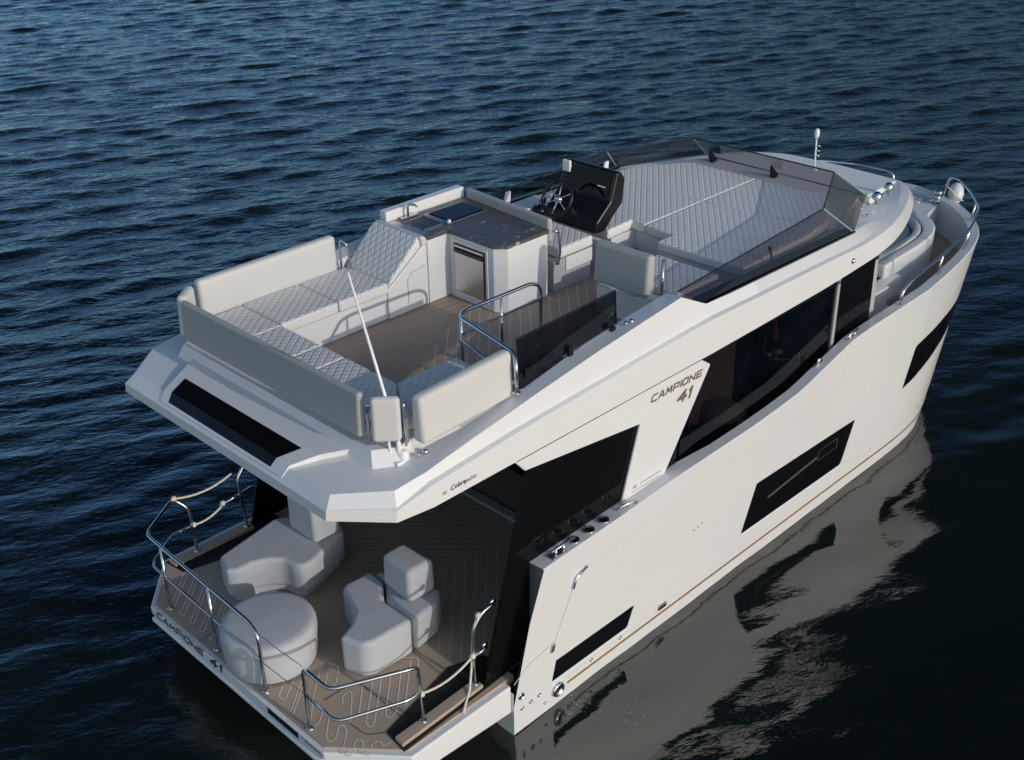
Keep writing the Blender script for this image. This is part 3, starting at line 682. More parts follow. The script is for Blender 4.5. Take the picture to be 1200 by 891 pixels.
# rim wall as a ring (outer minus inner), forward of x=10.3
def ring_wall(name, outer, inner, z0, z1, m, parent, bevel=.03):
    V = []; n = len(outer)
    for P, z in ((outer, z0), (outer, z1), (inner, z1), (inner, z0)): V += [(x, y, z(x) if callable(z) else z) for x, y in P]
    F = []
    for r in range(4):
        for i in range(n-1): F.append((r*n+i, r*n+i+1, ((r+1) % 4)*n+i+1, ((r+1) % 4)*n+i))
    F += [(0, n, 2*n, 3*n), (n-1, 2*n-1, 3*n-1, 4*n-1)]
    return mesh(name, V, F, m, parent, bevel=bevel, seg=3)
o_ = [p for p in full if p[0] > 10.1]; i_ = [q for p, q in zip(full, fi) if p[0] > 10.1]
ring_wall('lounge_rim', o_, i_, 1.96, 2.17, 'gel', POD)
ci = [q for p, q in zip(full, inset(full, .165)) if p[0] > 10.1]; cc = [(x-.09*min(1, max(0, (x-11.3)/.9)), y*.91) for x, y in ci]
ring_wall('lounge_backrest', ci, cc, 2.0, 2.175, 'vinyl', POD, bevel=.03)
seatp = [(9.92, 1.08), (10.9, 1.06), (11.4, 1.02), (11.75, .90), (12.0, .70), (12.15, .40), (12.2, 0)]; seatp = seatp+[(a, -b) for a, b in seatp[::-1][1:]]
prism('lounge_cushion', seatp, 'z', 1.97, 2.10, 'stripeq', POD, bevel=.03, seg=3)
box('side_step', 9.35, 10.0, -1.62, -1.30, 1.4, 1.70, 'gel', POD, bevel=.02)
box('side_step', 9.95, 10.45, -1.50, -1.20, 1.7, 1.98, 'gel', POD, bevel=.03)
box('side_locker', 8.10, 9.02, -1.66, -1.50, 1.35, 1.98, 'gel', Y, bevel=.015)
box('side_locker', 9.03, 9.9, -1.60, -1.42, 1.4, 2.02, 'gel', Y, bevel=.015)
# bow locker deck between pod and stem
prism('bow_locker', [(12.3, .80), (13.1, .66), (13.22, 0), (13.1, -.66), (12.3, -.80)], 'z', 1.6, 2.10, 'gel', Y, bevel=.02)
prism('locker_lid', [(12.86, .42), (13.12, .40), (13.12, -.40), (12.86, -.42)], 'z', 2.102, 2.12, 'gel2', Y, bevel=.006)
mb = MB(); mb.lathe((13.08, -.62, 2.12), [(.08, 0), (.08, .05), (.045, .06), (.045, .13), (.07, .14), (.06, .18), (.001, .19)], n=18)
mb.tube([(12.95, -.55, 2.16), (13.3, -.72, 2.18)], .022, n=8); mb.build('anchor_winch', 'chrome', Y, smooth=True)
A_ = empty('anchor_fender', (13.28, -.92, 2.2), 'pale blue oval fender tucked beside the anchor winch at the bow rail', 'fender')
MB().lathe((13.30, -.80, 2.24), [(.01, -.17), (.06, -.15), (.10, -.09), (.12, 0), (.10, .09), (.06, .15), (.01, .17)], n=20, axis=(.5, .2, 1)).build('fender_body', 'bluegel', A_, smooth=True)
tube('fender_line', [(13.25, -.95, 2.17), (13.1, -.9, 2.28), (13.0, -.75, 2.45)], .010, 'rope', A_)
# bow rail, one each side
for s in (-1, 1):
    rp = [(9.25, 2.10, 2.12), (9.22, 2.11, 2.30), (9.5, 2.10, 2.40), (10.45, 2.03, 2.43), (11.55, 1.86, 2.45), (12.3, 1.62, 2.48), (12.85, 1.20, 2.50), (13.15, .88, 2.52), (13.22, .70, 2.50), (13.16, .66, 2.13)]
    if s > 0: rp = rp[:6]+[(12.8, 1.25, 2.44), (13.12, .80, 2.40), (13.20, .35, 2.385), (13.22, .22, 2.34), (13.20, .20, 2.13)]
    r = tube('bow_rail', [(x, y*s, z) for x, y, z in rp], .019, 'chrome', Y, rnd=.12)
    for (x, y) in ((10.42, 2.02), (11.50, 1.86), (12.55, 1.44)):
        mb = MB(); mb.tube([(x-.045, s*y, 2.15), (x, s*(y+.005), 2.44)], .012, n=8); mb.tube([(x+.045, s*(y-.01), 2.15), (x, s*(y+.005), 2.44)], .012, n=8); mb.build('rail_post', 'chrome', r, smooth=True)
# low grab rail on the foredeck
tube('deck_grab_rail', [(12.2, -.42, 2.10), (12.3, -.42, 2.20), (12.9, -.46, 2.22), (13.0, -.46, 2.12)], .012, 'chrome', Y, rnd=.05)

# ================================================================== flybridge shell
# half profile stations: A lower edge, B crease, C crease top, D top edge, E shelf, Fp plinth top, G inner
T = [
 [(.63, 0, 2.93), (.645, 0, 3.03), (.67, 0, 3.04), (.80, 0, 3.06), (1.22, 0, 3.11), (1.25, 0, 3.27), (1.5, 0, 3.27)],
 [(.63, 1.0, 2.93), (.645, 1.0, 3.03), (.67, 1.0, 3.04), (.80, 1.0, 3.06), (1.22, 1.0, 3.11), (1.25, 1.0, 3.27), (1.5, 1.0, 3.27)],
 [(.63, 1.60, 2.93), (.645, 1.61, 3.03), (.67, 1.59, 3.04), (.80, 1.56, 3.06), (1.23, 1.24, 3.12), (1.27, 1.20, 3.27), (1.5, 1.15, 3.27)],
 [(1.07, 1.97, 2.87), (1.07, 1.98, 3.01), (1.09, 1.96, 3.03), (1.12, 1.93, 3.12), (1.42, 1.48, 3.13), (1.46, 1.42, 3.27), (1.60, 1.40, 3.27)],
 [(1.45, 2.0, 2.85), (1.45, 2.0, 3.07), (1.45, 1.97, 3.09), (1.45, 1.91, 3.16), (1.56, 1.62, 3.17), (1.60, 1.55, 3.27), (1.75, 1.50, 3.27)],
 [(2.0, 2.0, 2.85), (2.0, 2.0, 3.11), (2.0, 1.965, 3.135), (2.0, 1.90, 3.25), (2.06, 1.69, 3.23), (2.08, 1.59, 3.28), (2.1, 1.50, 3.28)],
 [(2.42, 2.0, 2.85), (2.42, 2.0, 3.14), (2.42, 1.965, 3.165), (2.42, 1.90, 3.31), (2.46, 1.72, 3.30), (2.48, 1.62, 3.305), (2.5, 1.50, 3.305)],
 [(2.8, 2.0, 2.85), (2.8, 2.0, 3.16), (2.8, 1.965, 3.185), (2.8, 1.89, 3.37), (2.8, 1.74, 3.35), (2.8, 1.72, 3.34), (2.8, 1.70, 2.96)],
 [(3.6, 2.0, 2.85), (3.6, 2.0, 3.19), (3.6, 1.96, 3.22), (3.6, 1.88, 3.48), (3.6, 1.71, 3.47), (3.6, 1.70, 3.45), (3.6, 1.68, 2.96)],
 [(4.3, 2.0, 2.85), (4.3, 2.0, 3.22), (4.3, 1.955, 3.25), (4.3, 1.86, 3.56), (4.35, 1.68, 3.53), (4.35, 1.67, 3.5), (4.35, 1.66, 2.96)],
 [(4.85, 2.0, 2.85), (4.85, 2.0, 3.24), (4.85, 1.95, 3.275), (4.85, 1.83, 3.62), (4.95, 1.66, 3.56), (4.95, 1.65, 3.54), (4.95, 1.64, 2.96)],
 [(5.32, 2.0, 2.85), (5.32, 2.0, 3.25), (5.32, 1.94, 3.285), (5.32, 1.89, 3.385), (5.32, 1.80, 3.38), (5.32, 1.70, 3.38), (5.32, 1.70, 2.96)],
 [(6.2, 2.0, 2.86), (6.2, 2.0, 3.23), (6.2, 1.935, 3.27), (6.2, 1.86, 3.345), (6.2, 1.80, 3.35), (6.2, 1.70, 3.35), (6.2, 1.70, 2.96)],
 [(7.4, 2.0, 2.88), (7.4, 2.0, 3.21), (7.42, 1.925, 3.26), (7.45, 1.83, 3.32), (7.4, 1.79, 3.335), (7.4, 1.70, 3.335), (7.4, 1.70, 3.0)],
 [(8.3, 2.0, 2.92), (8.22, 2.0, 3.19), (8.2, 1.92, 3.25), (8.15, 1.82, 3.30), (8.1, 1.78, 3.32), (8.0, 1.70, 3.32), (8.0, 1.68, 3.0)],
 [(8.75, 1.99, 2.945), (8.72, 1.96, 3.18), (8.68, 1.88, 3.24), (8.62, 1.77, 3.27), (8.35, 1.76, 3.30), (8.25, 1.66, 3.31), (8.25, 1.6, 3.0)],
 [(9.3, 1.90, 2.95), (9.25, 1.86, 3.16), (9.2, 1.77, 3.22), (9.1, 1.66, 3.22), (8.75, 1.58, 3.27), (8.65, 1.48, 3.29), (8.6, 1.45, 3.0)],
 [(9.9, 1.72, 2.95), (9.85, 1.67, 3.13), (9.78, 1.57, 3.19), (9.65, 1.47, 3.17), (9.2, 1.41, 3.25), (9.05, 1.30, 3.28), (9.0, 1.3, 3.0)],
 [(10.45, 1.50, 2.95), (10.4, 1.44, 3.10), (10.32, 1.34, 3.15), (10.2, 1.25, 3.12), (9.58, 1.28, 3.17), (9.45, 1.15, 3.27), (9.4, 1.1, 3.0)],
 [(10.85, 1.29, 2.94), (10.8, 1.23, 3.06), (10.72, 1.14, 3.10), (10.6, 1.05, 3.07), (9.60, 1.0, 3.17), (9.47, .95, 3.27), (9.4, .9, 3.0)],
 [(11.12, 1.09, 2.93), (11.07, 1.03, 3.02), (11.0, .95, 3.05), (10.9, .88, 3.04), (9.61, .8, 3.24), (9.48, .75, 3.27), (9.4, .7, 3.0)],
 [(11.28, .85, 2.92), (11.24, .81, 2.985), (11.18, .77, 3.01), (11.1, .72, 3.01), (9.62, .6, 3.24), (9.49, .55, 3.27), (9.4, .5, 3.0)],
 [(11.34, .4, 2.91), (11.30, .39, 2.965), (11.24, .38, 2.99), (11.15, .36, 3.0), (9.62, .3, 3.24), (9.50, .3, 3.27), (9.4, .3, 3.0)],
 [(11.36, 0, 2.91), (11.32, 0, 2.96), (11.26, 0, 2.985), (11.17, 0, 3.0), (9.62, 0, 3.24), (9.50, 0, 3.27), (9.4, 0, 3.0)],
]
for i_ in range(3):
    r = list(T[i_]); A_, B_, C_, D_, E_, F_, G_ = r
    yc = A_[1]; r[1] = (.64, yc, 3.02); r[2] = (.655, yc*.996, 3.032); r[3] = (.735, yc*.965, 3.115); r[4] = (1.20, min(yc, 1.52), 3.13); r[5] = (1.245, min(yc, 1.46), 3.27); r[6] = (1.5, min(yc, 1.2), 3.27); T[i_] = r
T[3][1] = (1.065, 1.98, 2.985); T[3][2] = (1.085, 1.955, 3.0); T[3][3] = (1.13, 1.89, 3.12); T[3][4] = (1.39, 1.65, 3.135); T[3][5] = (1.44, 1.59, 3.27)
for i_ in range(4, len(T)):
    r = T[i_]; A_, B_, C_, D_ = r[:4]
    if i_ <= 14:
        C_ = (C_[0], B_[1]-.050, B_[2]+.014); D_ = (D_[0], min(D_[1], C_[1]-.03), D_[2])
        if i_ <= 10: D_ = (D_[0], C_[1]-.035, D_[2])
    else:
        vx, vy = C_[0]-B_[0], C_[1]-B_[1]; C_ = (B_[0]+vx*1.0, B_[1]+vy*.8, B_[2]+.022)
    r[2] = C_; r[3] = D_
def catmull(T, i0, n=3):
    out = list(T[:i0+1])
    for i in range(i0, len(T)-1):
        p0, p1, p2 = T[max(i-1, 0)], T[i], T[i+1]; p3 = T[i+2] if i+2 < len(T) else [(a, -b, c) for a, b, c in T[i-0 if False else len(T)-2]]
        for k in range(1, n+1):
            t = k/n; row = []
            for q in range(len(p1)):
                row.append(tuple(.5*((2*p1[q][c])+(-p0[q][c]+p2[q][c])*t+(2*p0[q][c]-5*p1[q][c]+4*p2[q][c]-p3[q][c])*t*t+(-p0[q][c]+3*p1[q][c]-3*p2[q][c]+p3[q][c])*t**3) for c in range(3)))
            out.append(row)
    out[-1] = T[-1]
    return out
T = catmull(T, 13, 3)
V = []; F = []; ns_, np_ = len(T), len(T[0])
for s in (-1, 1):
    k = len(V)
    for st_ in T: V += [(a, b*s, c) for a, b, c in st_]
    for i in range(ns_-1):
        for j in range(np_-1): F.append((k+i*np_+j, k+(i+1)*np_+j, k+(i+1)*np_+j+1, k+i*np_+j+1))
kk = ns_*np_
for i in range(ns_-1): F.append((i*np_, (i+1)*np_, kk+(i+1)*np_, kk+i*np_))   # soffit
FLY = mesh('flybridge_shell', V, F, 'gel', Y, bevel=.006, seg=2, ang=9)
FLY.data.materials.append(M['gel2'])
# raised tapered panel around the aft window
def strip(name, prof, hw, m, parent, th=.012, **k):
    # sheet whose cross section runs through prof (x, z) with half widths hw (starboard, port) at each profile point
    mb = MB()
    for (p, q, a_, c_) in zip(prof, prof[1:], hw, hw[1:]):
        lo = [(p[0], -a_[0], p[1]-.04), (q[0], -c_[0], q[1]-.04), (q[0], c_[1], q[1]-.04), (p[0], a_[1], p[1]-.04)]
        hi = [(p[0], -a_[0], p[1]+th), (q[0], -c_[0], q[1]+th), (q[0], c_[1], q[1]+th), (p[0], a_[1], p[1]+th)]
        mb.hexa(lo, hi)
    return mb.build(name, m, parent, **k)
AP = strip('aft_panel', [(.665, 3.040), (.742, 3.130), (.985, 3.165), (1.232, 3.172)], [(.96, .98), (.98, 1.0), (1.07, 1.12), (1.20, 1.28)], 'gel', FLY)
strip('aft_window', [(.682, 3.062), (.745, 3.137), (.955, 3.167)], [(.78, .86), (.80, .88), (.87, .98)], 'black', AP, th=.010)
# groove under the shell where the side band starts
for s in (-1, 1): box('band_seam', 2.44, 8.2, min(1.985*s, 1.996*s), max(1.985*s, 1.996*s), 2.838, 2.849, 'blackm', FLY)
# quarter mouldings, step face and round caps on the aft corners
for s in (-1, 1):
    MB().lathe((1.03, 1.50*s, 3.085), [(.085, 0), (.085, .014), (.05, .02), (.045, .012), (.001, .012)], n=24).build('deck_cap', 'plast', FLY, smooth=True)
    if s < 0: MB().lathe((1.17, -1.42, 3.10), [(.085, 0), (.085, .014), (.05, .02), (.045, .012), (.001, .012)], n=24).build('deck_cap', 'plast', FLY, smooth=True)
# lower side lettering
text('by', .045, 'inkgrey', FLY, (1.545, -2.0025, 2.925), (1, 0, .01), (0, 0, 1), shear=.1, sx=1.2)
text('Cobra', .066, 'ink', FLY, (1.63, -2.0025, 2.925), (1, 0, .01), (0, 0, 1), shear=.2, sx=1.05, bold=.003)
text('yachts', .058, 'inkgrey', FLY, (1.80, -2.0025, 2.925), (1, 0, .01), (0, 0, 1), shear=.2, sx=.95)
# small chrome filler caps on the coaming
for (x, y, z) in ((1.62, -1.72, 3.19), (4.22, -1.80, 3.53)):
    mb = MB(); mb.lathe((x, y, z), [(.028, 0), (.028, .02), (.018, .035), (.001, .036)], n=14); mb.lathe((x-.07, y+.01, z), [(.018, 0), (.018, .02), (.001, .024)], n=12); mb.build('deck_fitting', 'chrome', FLY, smooth=True)
# navigation light on the side, horns on the brow
MB().lathe((8.05, -2.0, 3.06), [(.035, 0), (.035, .01), (.02, .03), (.001, .034)], n=16, axis=(0, -1, 0)).build('side_light', 'chrome', FLY, smooth=True)
for (x, y) in ((9.60, -1.40), (10.02, -1.33)):
    h = MB().lathe((x, y, 3.20), [(.018, 0), (.018, .05), (.045, .06), (.062, .085), (.064, .11), (.05, .145), (.025, .162), (.001, .165)], n=20).build('deck_light', 'chrome', FLY, smooth=True)
tube('light_bar', [(9.60, -1.40, 3.27), (10.02, -1.33, 3.27)], .012, 'chrome', FLY)
MB().lathe((9.0, -1.62, 3.26), [(.022, 0), (.022, .015), (.001, .02)], n=12).build('deck_fitting', 'chrome', FLY, smooth=True)
# roof slab ahead of the windscreen
MB().hexa([(9.60, -1.35, 3.14), (11.02, -.96, 2.99), (11.16, -.5, 2.975), (11.2, 0, 2.97), (11.16, .5, 2.975), (11.02, .96, 2.99), (9.60, 1.35, 3.14)],
          [(9.60, -1.25, 3.275), (11.0, -.93, 3.055), (11.12, -.5, 3.035), (11.15, 0, 3.03), (11.12, .5, 3.035), (11.0, .93, 3.055), (9.60, 1.25, 3.275)]).build('roof_panel', 'gel2', FLY, bevel=.01)
# antenna and roof rail
an = MB(); an.tube([(10.4, 0, 3.13), (10.4, .02, 3.60)], .012, n=8); an.lathe((10.4, .02, 3.58), [(.014, 0), (.035, .06), (.035, .12), (.02, .15), (.001, .155)], n=14)
for z in (3.36, 3.43, 3.5): an.tube([(10.4, .01, z), (10.4, -.05, z)], .007, n=6)
an.lathe((10.4, 0, 3.13), [(.05, 0), (.04, .03), (.012, .05)], n=14); an.build('nav_antenna', 'plast', FLY, smooth=True)

# ---------------- flybridge floor and sunpad base
prism('flybridge_floor', [(1.5, 1.69), (6.4, 1.69), (6.4, -1.69), (1.5, -1.69)], 'z', 2.88, 2.95, 'teakfly', FLY)
box('stair_hatch', 2.95, 4.05, -1.62, -.86, 2.951, 2.958, 'blackm', FLY)
PADB = [(6.28, 1.68), (6.28, .20), (6.72, .20), (6.66, -.42), (6.38, -.42), (6.40, -1.68), (8.2, -1.67), (8.75, -1.4), (9.35, -1.05), (9.40, 0), (9.35, 1.05), (8.75, 1.4), (8.2, 1.67)]
SPB = prism('sunpad_base', PADB, 'z', 2.951, 3.26, 'gel', FLY, bevel=.01)
box('footwell', 6.30, 6.74, -.42, .20, 2.952, 3.02, 'blackm', FLY)
g_ = .003
def pad(name, poly, z0=3.262, z1=3.385): return prism(name, poly, 'z', z0, z1, 'quilt2', SPB, bevel=.028, seg=3)
pad('sunpad_cushion', [(6.22, 1.30), (6.22, .20), (6.68, .22), (6.66, g_), (7.80, g_), (7.80, 1.60), (6.45, 1.62)])
pad('sunpad_cushion', [(6.66, -g_), (6.63, -.43), (6.34, -.43), (6.36, -1.62), (7.80, -1.60), (7.80, -g_)])
pad('sunpad_cushion', [(7.806, g_), (8.98, g_), (8.98, 1.05), (8.25, 1.52), (7.806, 1.58)])
pad('sunpad_cushion', [(7.806, -g_), (8.98, -g_), (8.98, -1.05), (8.25, -1.52), (7.806, -1.58)])
prism('sunpad_ledge', [(8.3, 1.62), (9.55, 1.18), (9.58, 0), (9.55, -1.18), (8.3, -1.62), (8.25, -1.54), (8.99, -1.06), (8.99, 1.06), (8.25, 1.54)], 'z', 3.20, 3.285, 'gel2', SPB)

# ---------------- smoked windscreen
def pane(name, q, m='smoke', th=.012, parent=None):
    a = [Vector(p) for p in q]; n = (a[1]-a[0]).cross(a[3]-a[0]).normalized()*th/2
    return MB().hexa([p-n for p in a], [p+n for p in a]).build(name, m, parent)
WS = None
for s in (-1, 1):
    S = lambda p: (p[0], p[1]*s, p[2])
    b0, b1, b2 = (5.33, 1.86, 3.375), (8.30, 1.835, 3.30), (9.59, 1.255, 3.285)
    t0, t1, t2 = (5.05, 1.72, 3.56), (7.86, 1.65, 3.665), (9.01, 1.09, 3.70)
    p = pane('windscreen_side_pane', [S(b0), S(b1), S(t1), S(t0)], parent=FLY)
    MB().tube([S(b1), S(t1)], .011, n=6).build('glass_edge', 'edge', p)
    MB().tube([S(t0), S(t1)], .008, n=6).build('pane_edge', 'blackm', p)
    p2 = pane('windscreen_corner_pane', [S(b1), S(b2), S(t2), S(t1)], parent=FLY)
    MB().tube([S(b2), S(t2)], .009, n=6).build('glass_edge', 'edge', p2)
    MB().tube([S(t1), S(t2)], .008, n=6).build('pane_edge', 'blackm', p2)
    # black trim strip at the foot
    MB().hexa([S((5.33, 1.885, 3.37)), S((8.32, 1.845, 3.29)), S((8.25, 1.74, 3.31)), S((5.28, 1.74, 3.38))], [S((5.33, 1.89, 3.392)), S((8.32, 1.85, 3.315)), S((8.25, 1.735, 3.345)), S((5.28, 1.735, 3.42))]).build('windscreen_trim', 'black', p)
    # struts
    for x in (6.75,):
        k = (x-5.33)/(8.30-5.33); zb = 3.375-.075*k; mb = MB(); mb.tube([S((x, 1.74, zb-.01)), S((x-.03, 1.70, zb+.20))], .014, n=8)
        mb.lathe(S((x-.03, 1.695, zb+.19)), [(.02, -.01), (.02, .01)], n=10, axis=(0, 1, 0)); mb.build('windscreen_strut', 'blackm', p, smooth=True)
fp = pane('windscreen_front_pane', [(9.59, -1.255, 3.285), (9.59, 1.255, 3.285), (9.01, 1.09, 3.70), (9.01, -1.09, 3.70)], parent=FLY)
MB().tube([(9.01, -1.09, 3.70), (9.01, 1.09, 3.70)], .009, n=6).build('pane_edge', 'blackm', fp)
MB().tube([(9.59, -1.255, 3.285), (9.59, 1.255, 3.285)], .008, n=6).build('pane_edge', 'blackm', fp)
for y in (1.02, .02):
    mb = MB(); mb.hexa([(9.36, y-.03, 3.286), (9.50, y-.03, 3.286), (9.50, y+.03, 3.286), (9.36, y+.03, 3.286)], [(9.30, y-.008, 3.46), (9.33, y-.008, 3.47), (9.33, y+.008, 3.47), (9.30, y+.008, 3.46)]); st_ = mb.build('windscreen_strut', 'blackm', fp, bevel=.004)
    MB().lathe((9.42, y-.034, 3.31), [(.02, 0), (.02, .02)], n=10, axis=(0, -1, 0)).build('strut_bolt', 'chrome', st_)
# port struts, sunlight on them put into the white colour
for (x, z) in ((7.75, 3.30), (5.9, 3.36)):
    pane('windscreen_strut', [(x-.05, 1.62, z), (x+.09, 1.62, z), (x+.06, 1.57, z+.26), (x-.01, 1.57, z+.26)], 'plast', .02, fp)

# ---------------- aft bench and backrests
def cushion(name, poly, m, parent, z0=3.26, z1=3.39): return prism(name, poly, 'z', z0, z1, m, parent, bevel=.028, seg=3)
BB = prism('bench_base', [(1.45, 1.62), (3.44, 1.62), (3.44, .95), (2.02, .95), (2.00, -.85), (2.72, -.88), (2.72, -1.60), (1.45, -1.5), (1.30, -1.2), (1.30, 1.3)], 'z', 2.951, 3.258, 'gel', FLY, bevel=.012)
xa = [(1.86, 2.60), (2.60+.008, 3.42)]
cushion('seat_cushion', [(2.05, 1.62), (2.765, 1.62), (2.765, .91), (2.05, .91)], 'quilt', BB)
cushion('seat_cushion', [(2.775, 1.62), (3.44, 1.62), (3.44, .91), (2.775, .91)], 'quilt', BB)
for (a, b) in ((1.60, .895), (.887, .245), (.237, -.125), (-.133, -.52)):
    cushion('seat_cushion', [(1.36, a), (2.04, a), (2.04, b), (1.36, b)], 'quilt', BB)
cushion('seat_cushion', [(1.36, -.528), (2.04, -.528), (2.04, -.86), (1.6, -1.42), (1.36, -1.25)], 'quilt', BB)
cushion('seat_cushion', [(2.05, -.865), (2.75, -.88), (2.75, -1.50), (1.62, -1.44)], 'quilt', BB)
def backrest(name, a, b, lean, z0, z1, th, m='vinyl'):
    """padded back between plan points a,b; lean = outward shift of the top"""
    a = Vector((*a, 0)); b = Vector((*b, 0)); t = (b-a).normalized(); n = Vector((t.y, -t.x, 0))
    lo = [a+Vector((0, 0, z0)), b+Vector((0, 0, z0)), b-n*th+Vector((0, 0, z0)), a-n*th+Vector((0, 0, z0))]
    k = n*lean
    hi = [a+k+Vector((0, 0, z1)), b+k+Vector((0, 0, z1)), b+k-n*th*.8+Vector((0, 0, z1)), a+k-n*th*.8+Vector((0, 0, z1))]
    return MB().hexa(lo, hi).build(name, m, FLY, bevel=.045, seg=4)
def feet(par, pts):
    for (x, y) in pts:
        mb = MB(); mb.lathe((x, y, 3.26), [(.03, 0), (.03, .012), (.013, .014), (.013, .12)], n=10); mb.build('backrest_foot', 'chrome', par, smooth=True)
# aft
b1_ = backrest('backrest', (1.30, -1.36), (1.30, 1.38), 0, 3.35, 3.775, .085, 'vinylg'); feet(b1_, [(1.36, y) for y in (1.15, .15, -.15, -1.2)])
# port, along the side
b2_ = backrest('backrest', (1.60, 1.63), (3.32, 1.62), 0, 3.33, 3.775, .15, 'vinyl')
# corner pieces
b3_ = backrest('backrest', (1.33, 1.42), (1.55, 1.62), 0, 3.33, 3.77, .13, 'vinyl')
b4_ = backrest('backrest', (1.48, -1.60), (1.295, -1.435), 0, 3.36, 3.77, .10, 'vinyl'); feet(b4_, [(1.43, -1.43), (1.53, -1.55)])
b5_ = backrest('backrest', (2.66, -1.61), (1.52, -1.675), 0, 3.33, 3.775, .15, 'vinyl'); feet(b5_, [(1.72, -1.6), (2.6, -1.56)])
# steel hoops of the backrests
for par, (x, y0_, y1_) in ((b1_, (1.40, -1.37, -1.40)), (b5_, (2.73, -1.52, -1.60))):
    pass
tube('backrest_hoop', [(1.36, -1.385, 3.28), (1.36, -1.385, 3.70)], .013, 'chrome', b1_)
tube('backrest_hoop', [(1.42, -1.40, 3.28), (1.42, -1.40, 3.70)], .013, 'chrome', b1_)
tube('backrest_hoop', [(1.49, -1.63, 3.28), (1.49, -1.63, 3.68), (1.535, -1.60, 3.68), (1.535, -1.60, 3.28)], .012, 'chrome', b4_, rnd=.02)
tube('backrest_hoop', [(1.29, -1.39, 3.28), (1.29, -1.39, 3.66), (1.31, -1.41, 3.66), (1.32, -1.42, 3.28)], .012, 'chrome', b4_, rnd=.01)
tube('backrest_hoop', [(2.735, -1.60, 3.30), (2.735, -1.60, 3.68), (2.735, -1.52, 3.68), (2.735, -1.52, 3.30)], .013, 'chrome', b5_, rnd=.04)
tube('backrest_hoop', [(3.36, 1.62, 3.38), (3.36, 1.62, 3.72), (3.36, 1.50, 3.72), (3.40, 1.50, 3.40)], .012, 'chrome', b2_, rnd=.05)

# ---------------- chaise, galley unit
CH = MB().hexa([(3.44, .93, 2.951), (3.44, 1.68, 2.951), (4.02, 1.68, 2.951), (4.02, .93, 2.951)], [(3.44, .93, 3.30), (3.44, 1.68, 3.30), (4.02, 1.68, 3.70), (4.02, .93, 3.70)]).build('chaise_base', 'gel', FLY, bevel=.01)
MB().hexa([(3.43, .91, 3.31), (3.43, 1.66, 3.31), (3.93, 1.68, 3.66), (3.93, .91, 3.66)], [(3.46, .91, 3.40), (3.46, 1.66, 3.40), (3.90, 1.68, 3.79), (3.90, .91, 3.79)]).build('chaise_cushion', 'quilt', CH, bevel=.03, seg=3)
MB().hexa([(3.93, .90, 3.66), (3.93, 1.68, 3.66), (4.03, 1.68, 3.68), (4.03, .90, 3.68)], [(3.91, .90, 3.785), (3.91, 1.68, 3.785), (3.98, 1.68, 3.77), (3.98, .90, 3.77)]).build('chaise_piping', 'vinyl', CH, bevel=.02, seg=3)
GP = [(4.03, .93), (4.34, .93), (4.34, .22), (4.45, .10), (5.07, .10), (5.07, .30), (5.22, 1.60), (5.22, 1.68), (4.03, 1.68)]
GAL = prism('galley_cabinet', GP, 'z', 2.951, 3.70, 'gel', FLY, bevel=.012)
GT = [(4.00, .915), (4.325, .915), (4.325, .21), (4.44, .088), (5.085, .088), (5.10, .30), (5.24, 1.5), (5.24, 1.58), (4.00, 1.58)]
TOP = prism('galley_worktop', GT, 'z', 3.702, 3.745, 'stone', GAL, bevel=.006)
box('galley_upstand', 4.02, 5.22, 1.60, 1.72, 3.70, 3.86, 'gel', GAL, bevel=.015)
# sink
SK = MB(); x0, x1, y0, y1 = 4.10, 4.42, 1.08, 1.44
SK.box(x0, x1, y0, y0+.012, 3.746, 3.758).box(x0, x1, y1-.012, y1, 3.746, 3.758).box(x0, x0+.012, y0, y1, 3.746, 3.758).box(x1-.012, x1, y0, y1, 3.746, 3.758)
sk_ = SK.build('sink', 'steel', TOP)
box('sink_bowl', x0+.012, x1-.012, y0+.012, y1-.012, 3.7455, 3.7475, 'blackm', sk_)
box('sink_drainer', 4.0, 4.10, 1.0, 1.56, 3.746, 3.752, 'steel', sk_)
fb = tube('tap', [(4.28, 1.53, 3.745), (4.28, 1.53, 3.90), (4.30, 1.45, 3.915), (4.32, 1.40, 3.90)], .014, 'chrome', TOP, rnd=.03)
box('tap_base', 4.18, 4.42, 1.50, 1.56, 3.746, 3.765, 'chrome', fb, bevel=.006)
# hob with glass lid
box('hob_frame', 4.44, 5.05, 1.03, 1.46, 3.746, 3.756, 'steel', TOP, bevel=.004)
box('hob_glass', 4.50, 5.02, 1.06, 1.43, 3.757, 3.766, 'black', TOP, bevel=.004)
MB().lathe((4.47, 1.05, 3.757), [(.022, 0), (.022, .02), (.018, .03), (.001, .032)], n=12).build('hob_knob', 'plast', TOP, smooth=True)
# drawer fridge in the aft face
FR = box('fridge_frame', 4.328, 4.342, .30, .86, 3.02, 3.66, 'gel2', GAL, bevel=.004)
box('fridge_seal', 4.320, 4.330, .335, .825, 3.055, 3.625, 'blackm', FR)
box('fridge_door', 4.310, 4.322, .350, .810, 3.065, 3.52, 'steel', FR, bevel=.003)
box('fridge_panel', 4.310, 4.322, .350, .810, 3.585, 3.61, 'steel', FR, bevel=.002)
box('fridge_handle', 4.305, 4.318, .345, .815, 3.53, 3.565, 'blackm', FR, bevel=.004)
# oval hatch seam on the chaise side
mb = MB(); mb.tube([(3.72, .928, 3.05), (3.72, .928, 3.33), (3.78, .928, 3.40), (3.98, .928, 3.43)], .004, n=5); mb.build('hatch_seam', 'groove', CH)
# padded back on the forward edge of the worktop, seen as the helm seat back
backrest('seat_back', (5.19, 1.55), (5.08, .10), 0, 3.58, 3.86, .09, 'vinylg')
tube('seat_back_hoop', [(5.14, .07, 3.72), (5.20, .06, 3.70), (5.23, .06, 3.45), (5.20, .07, 3.30)], .016, 'chrome', FLY, rnd=.05)
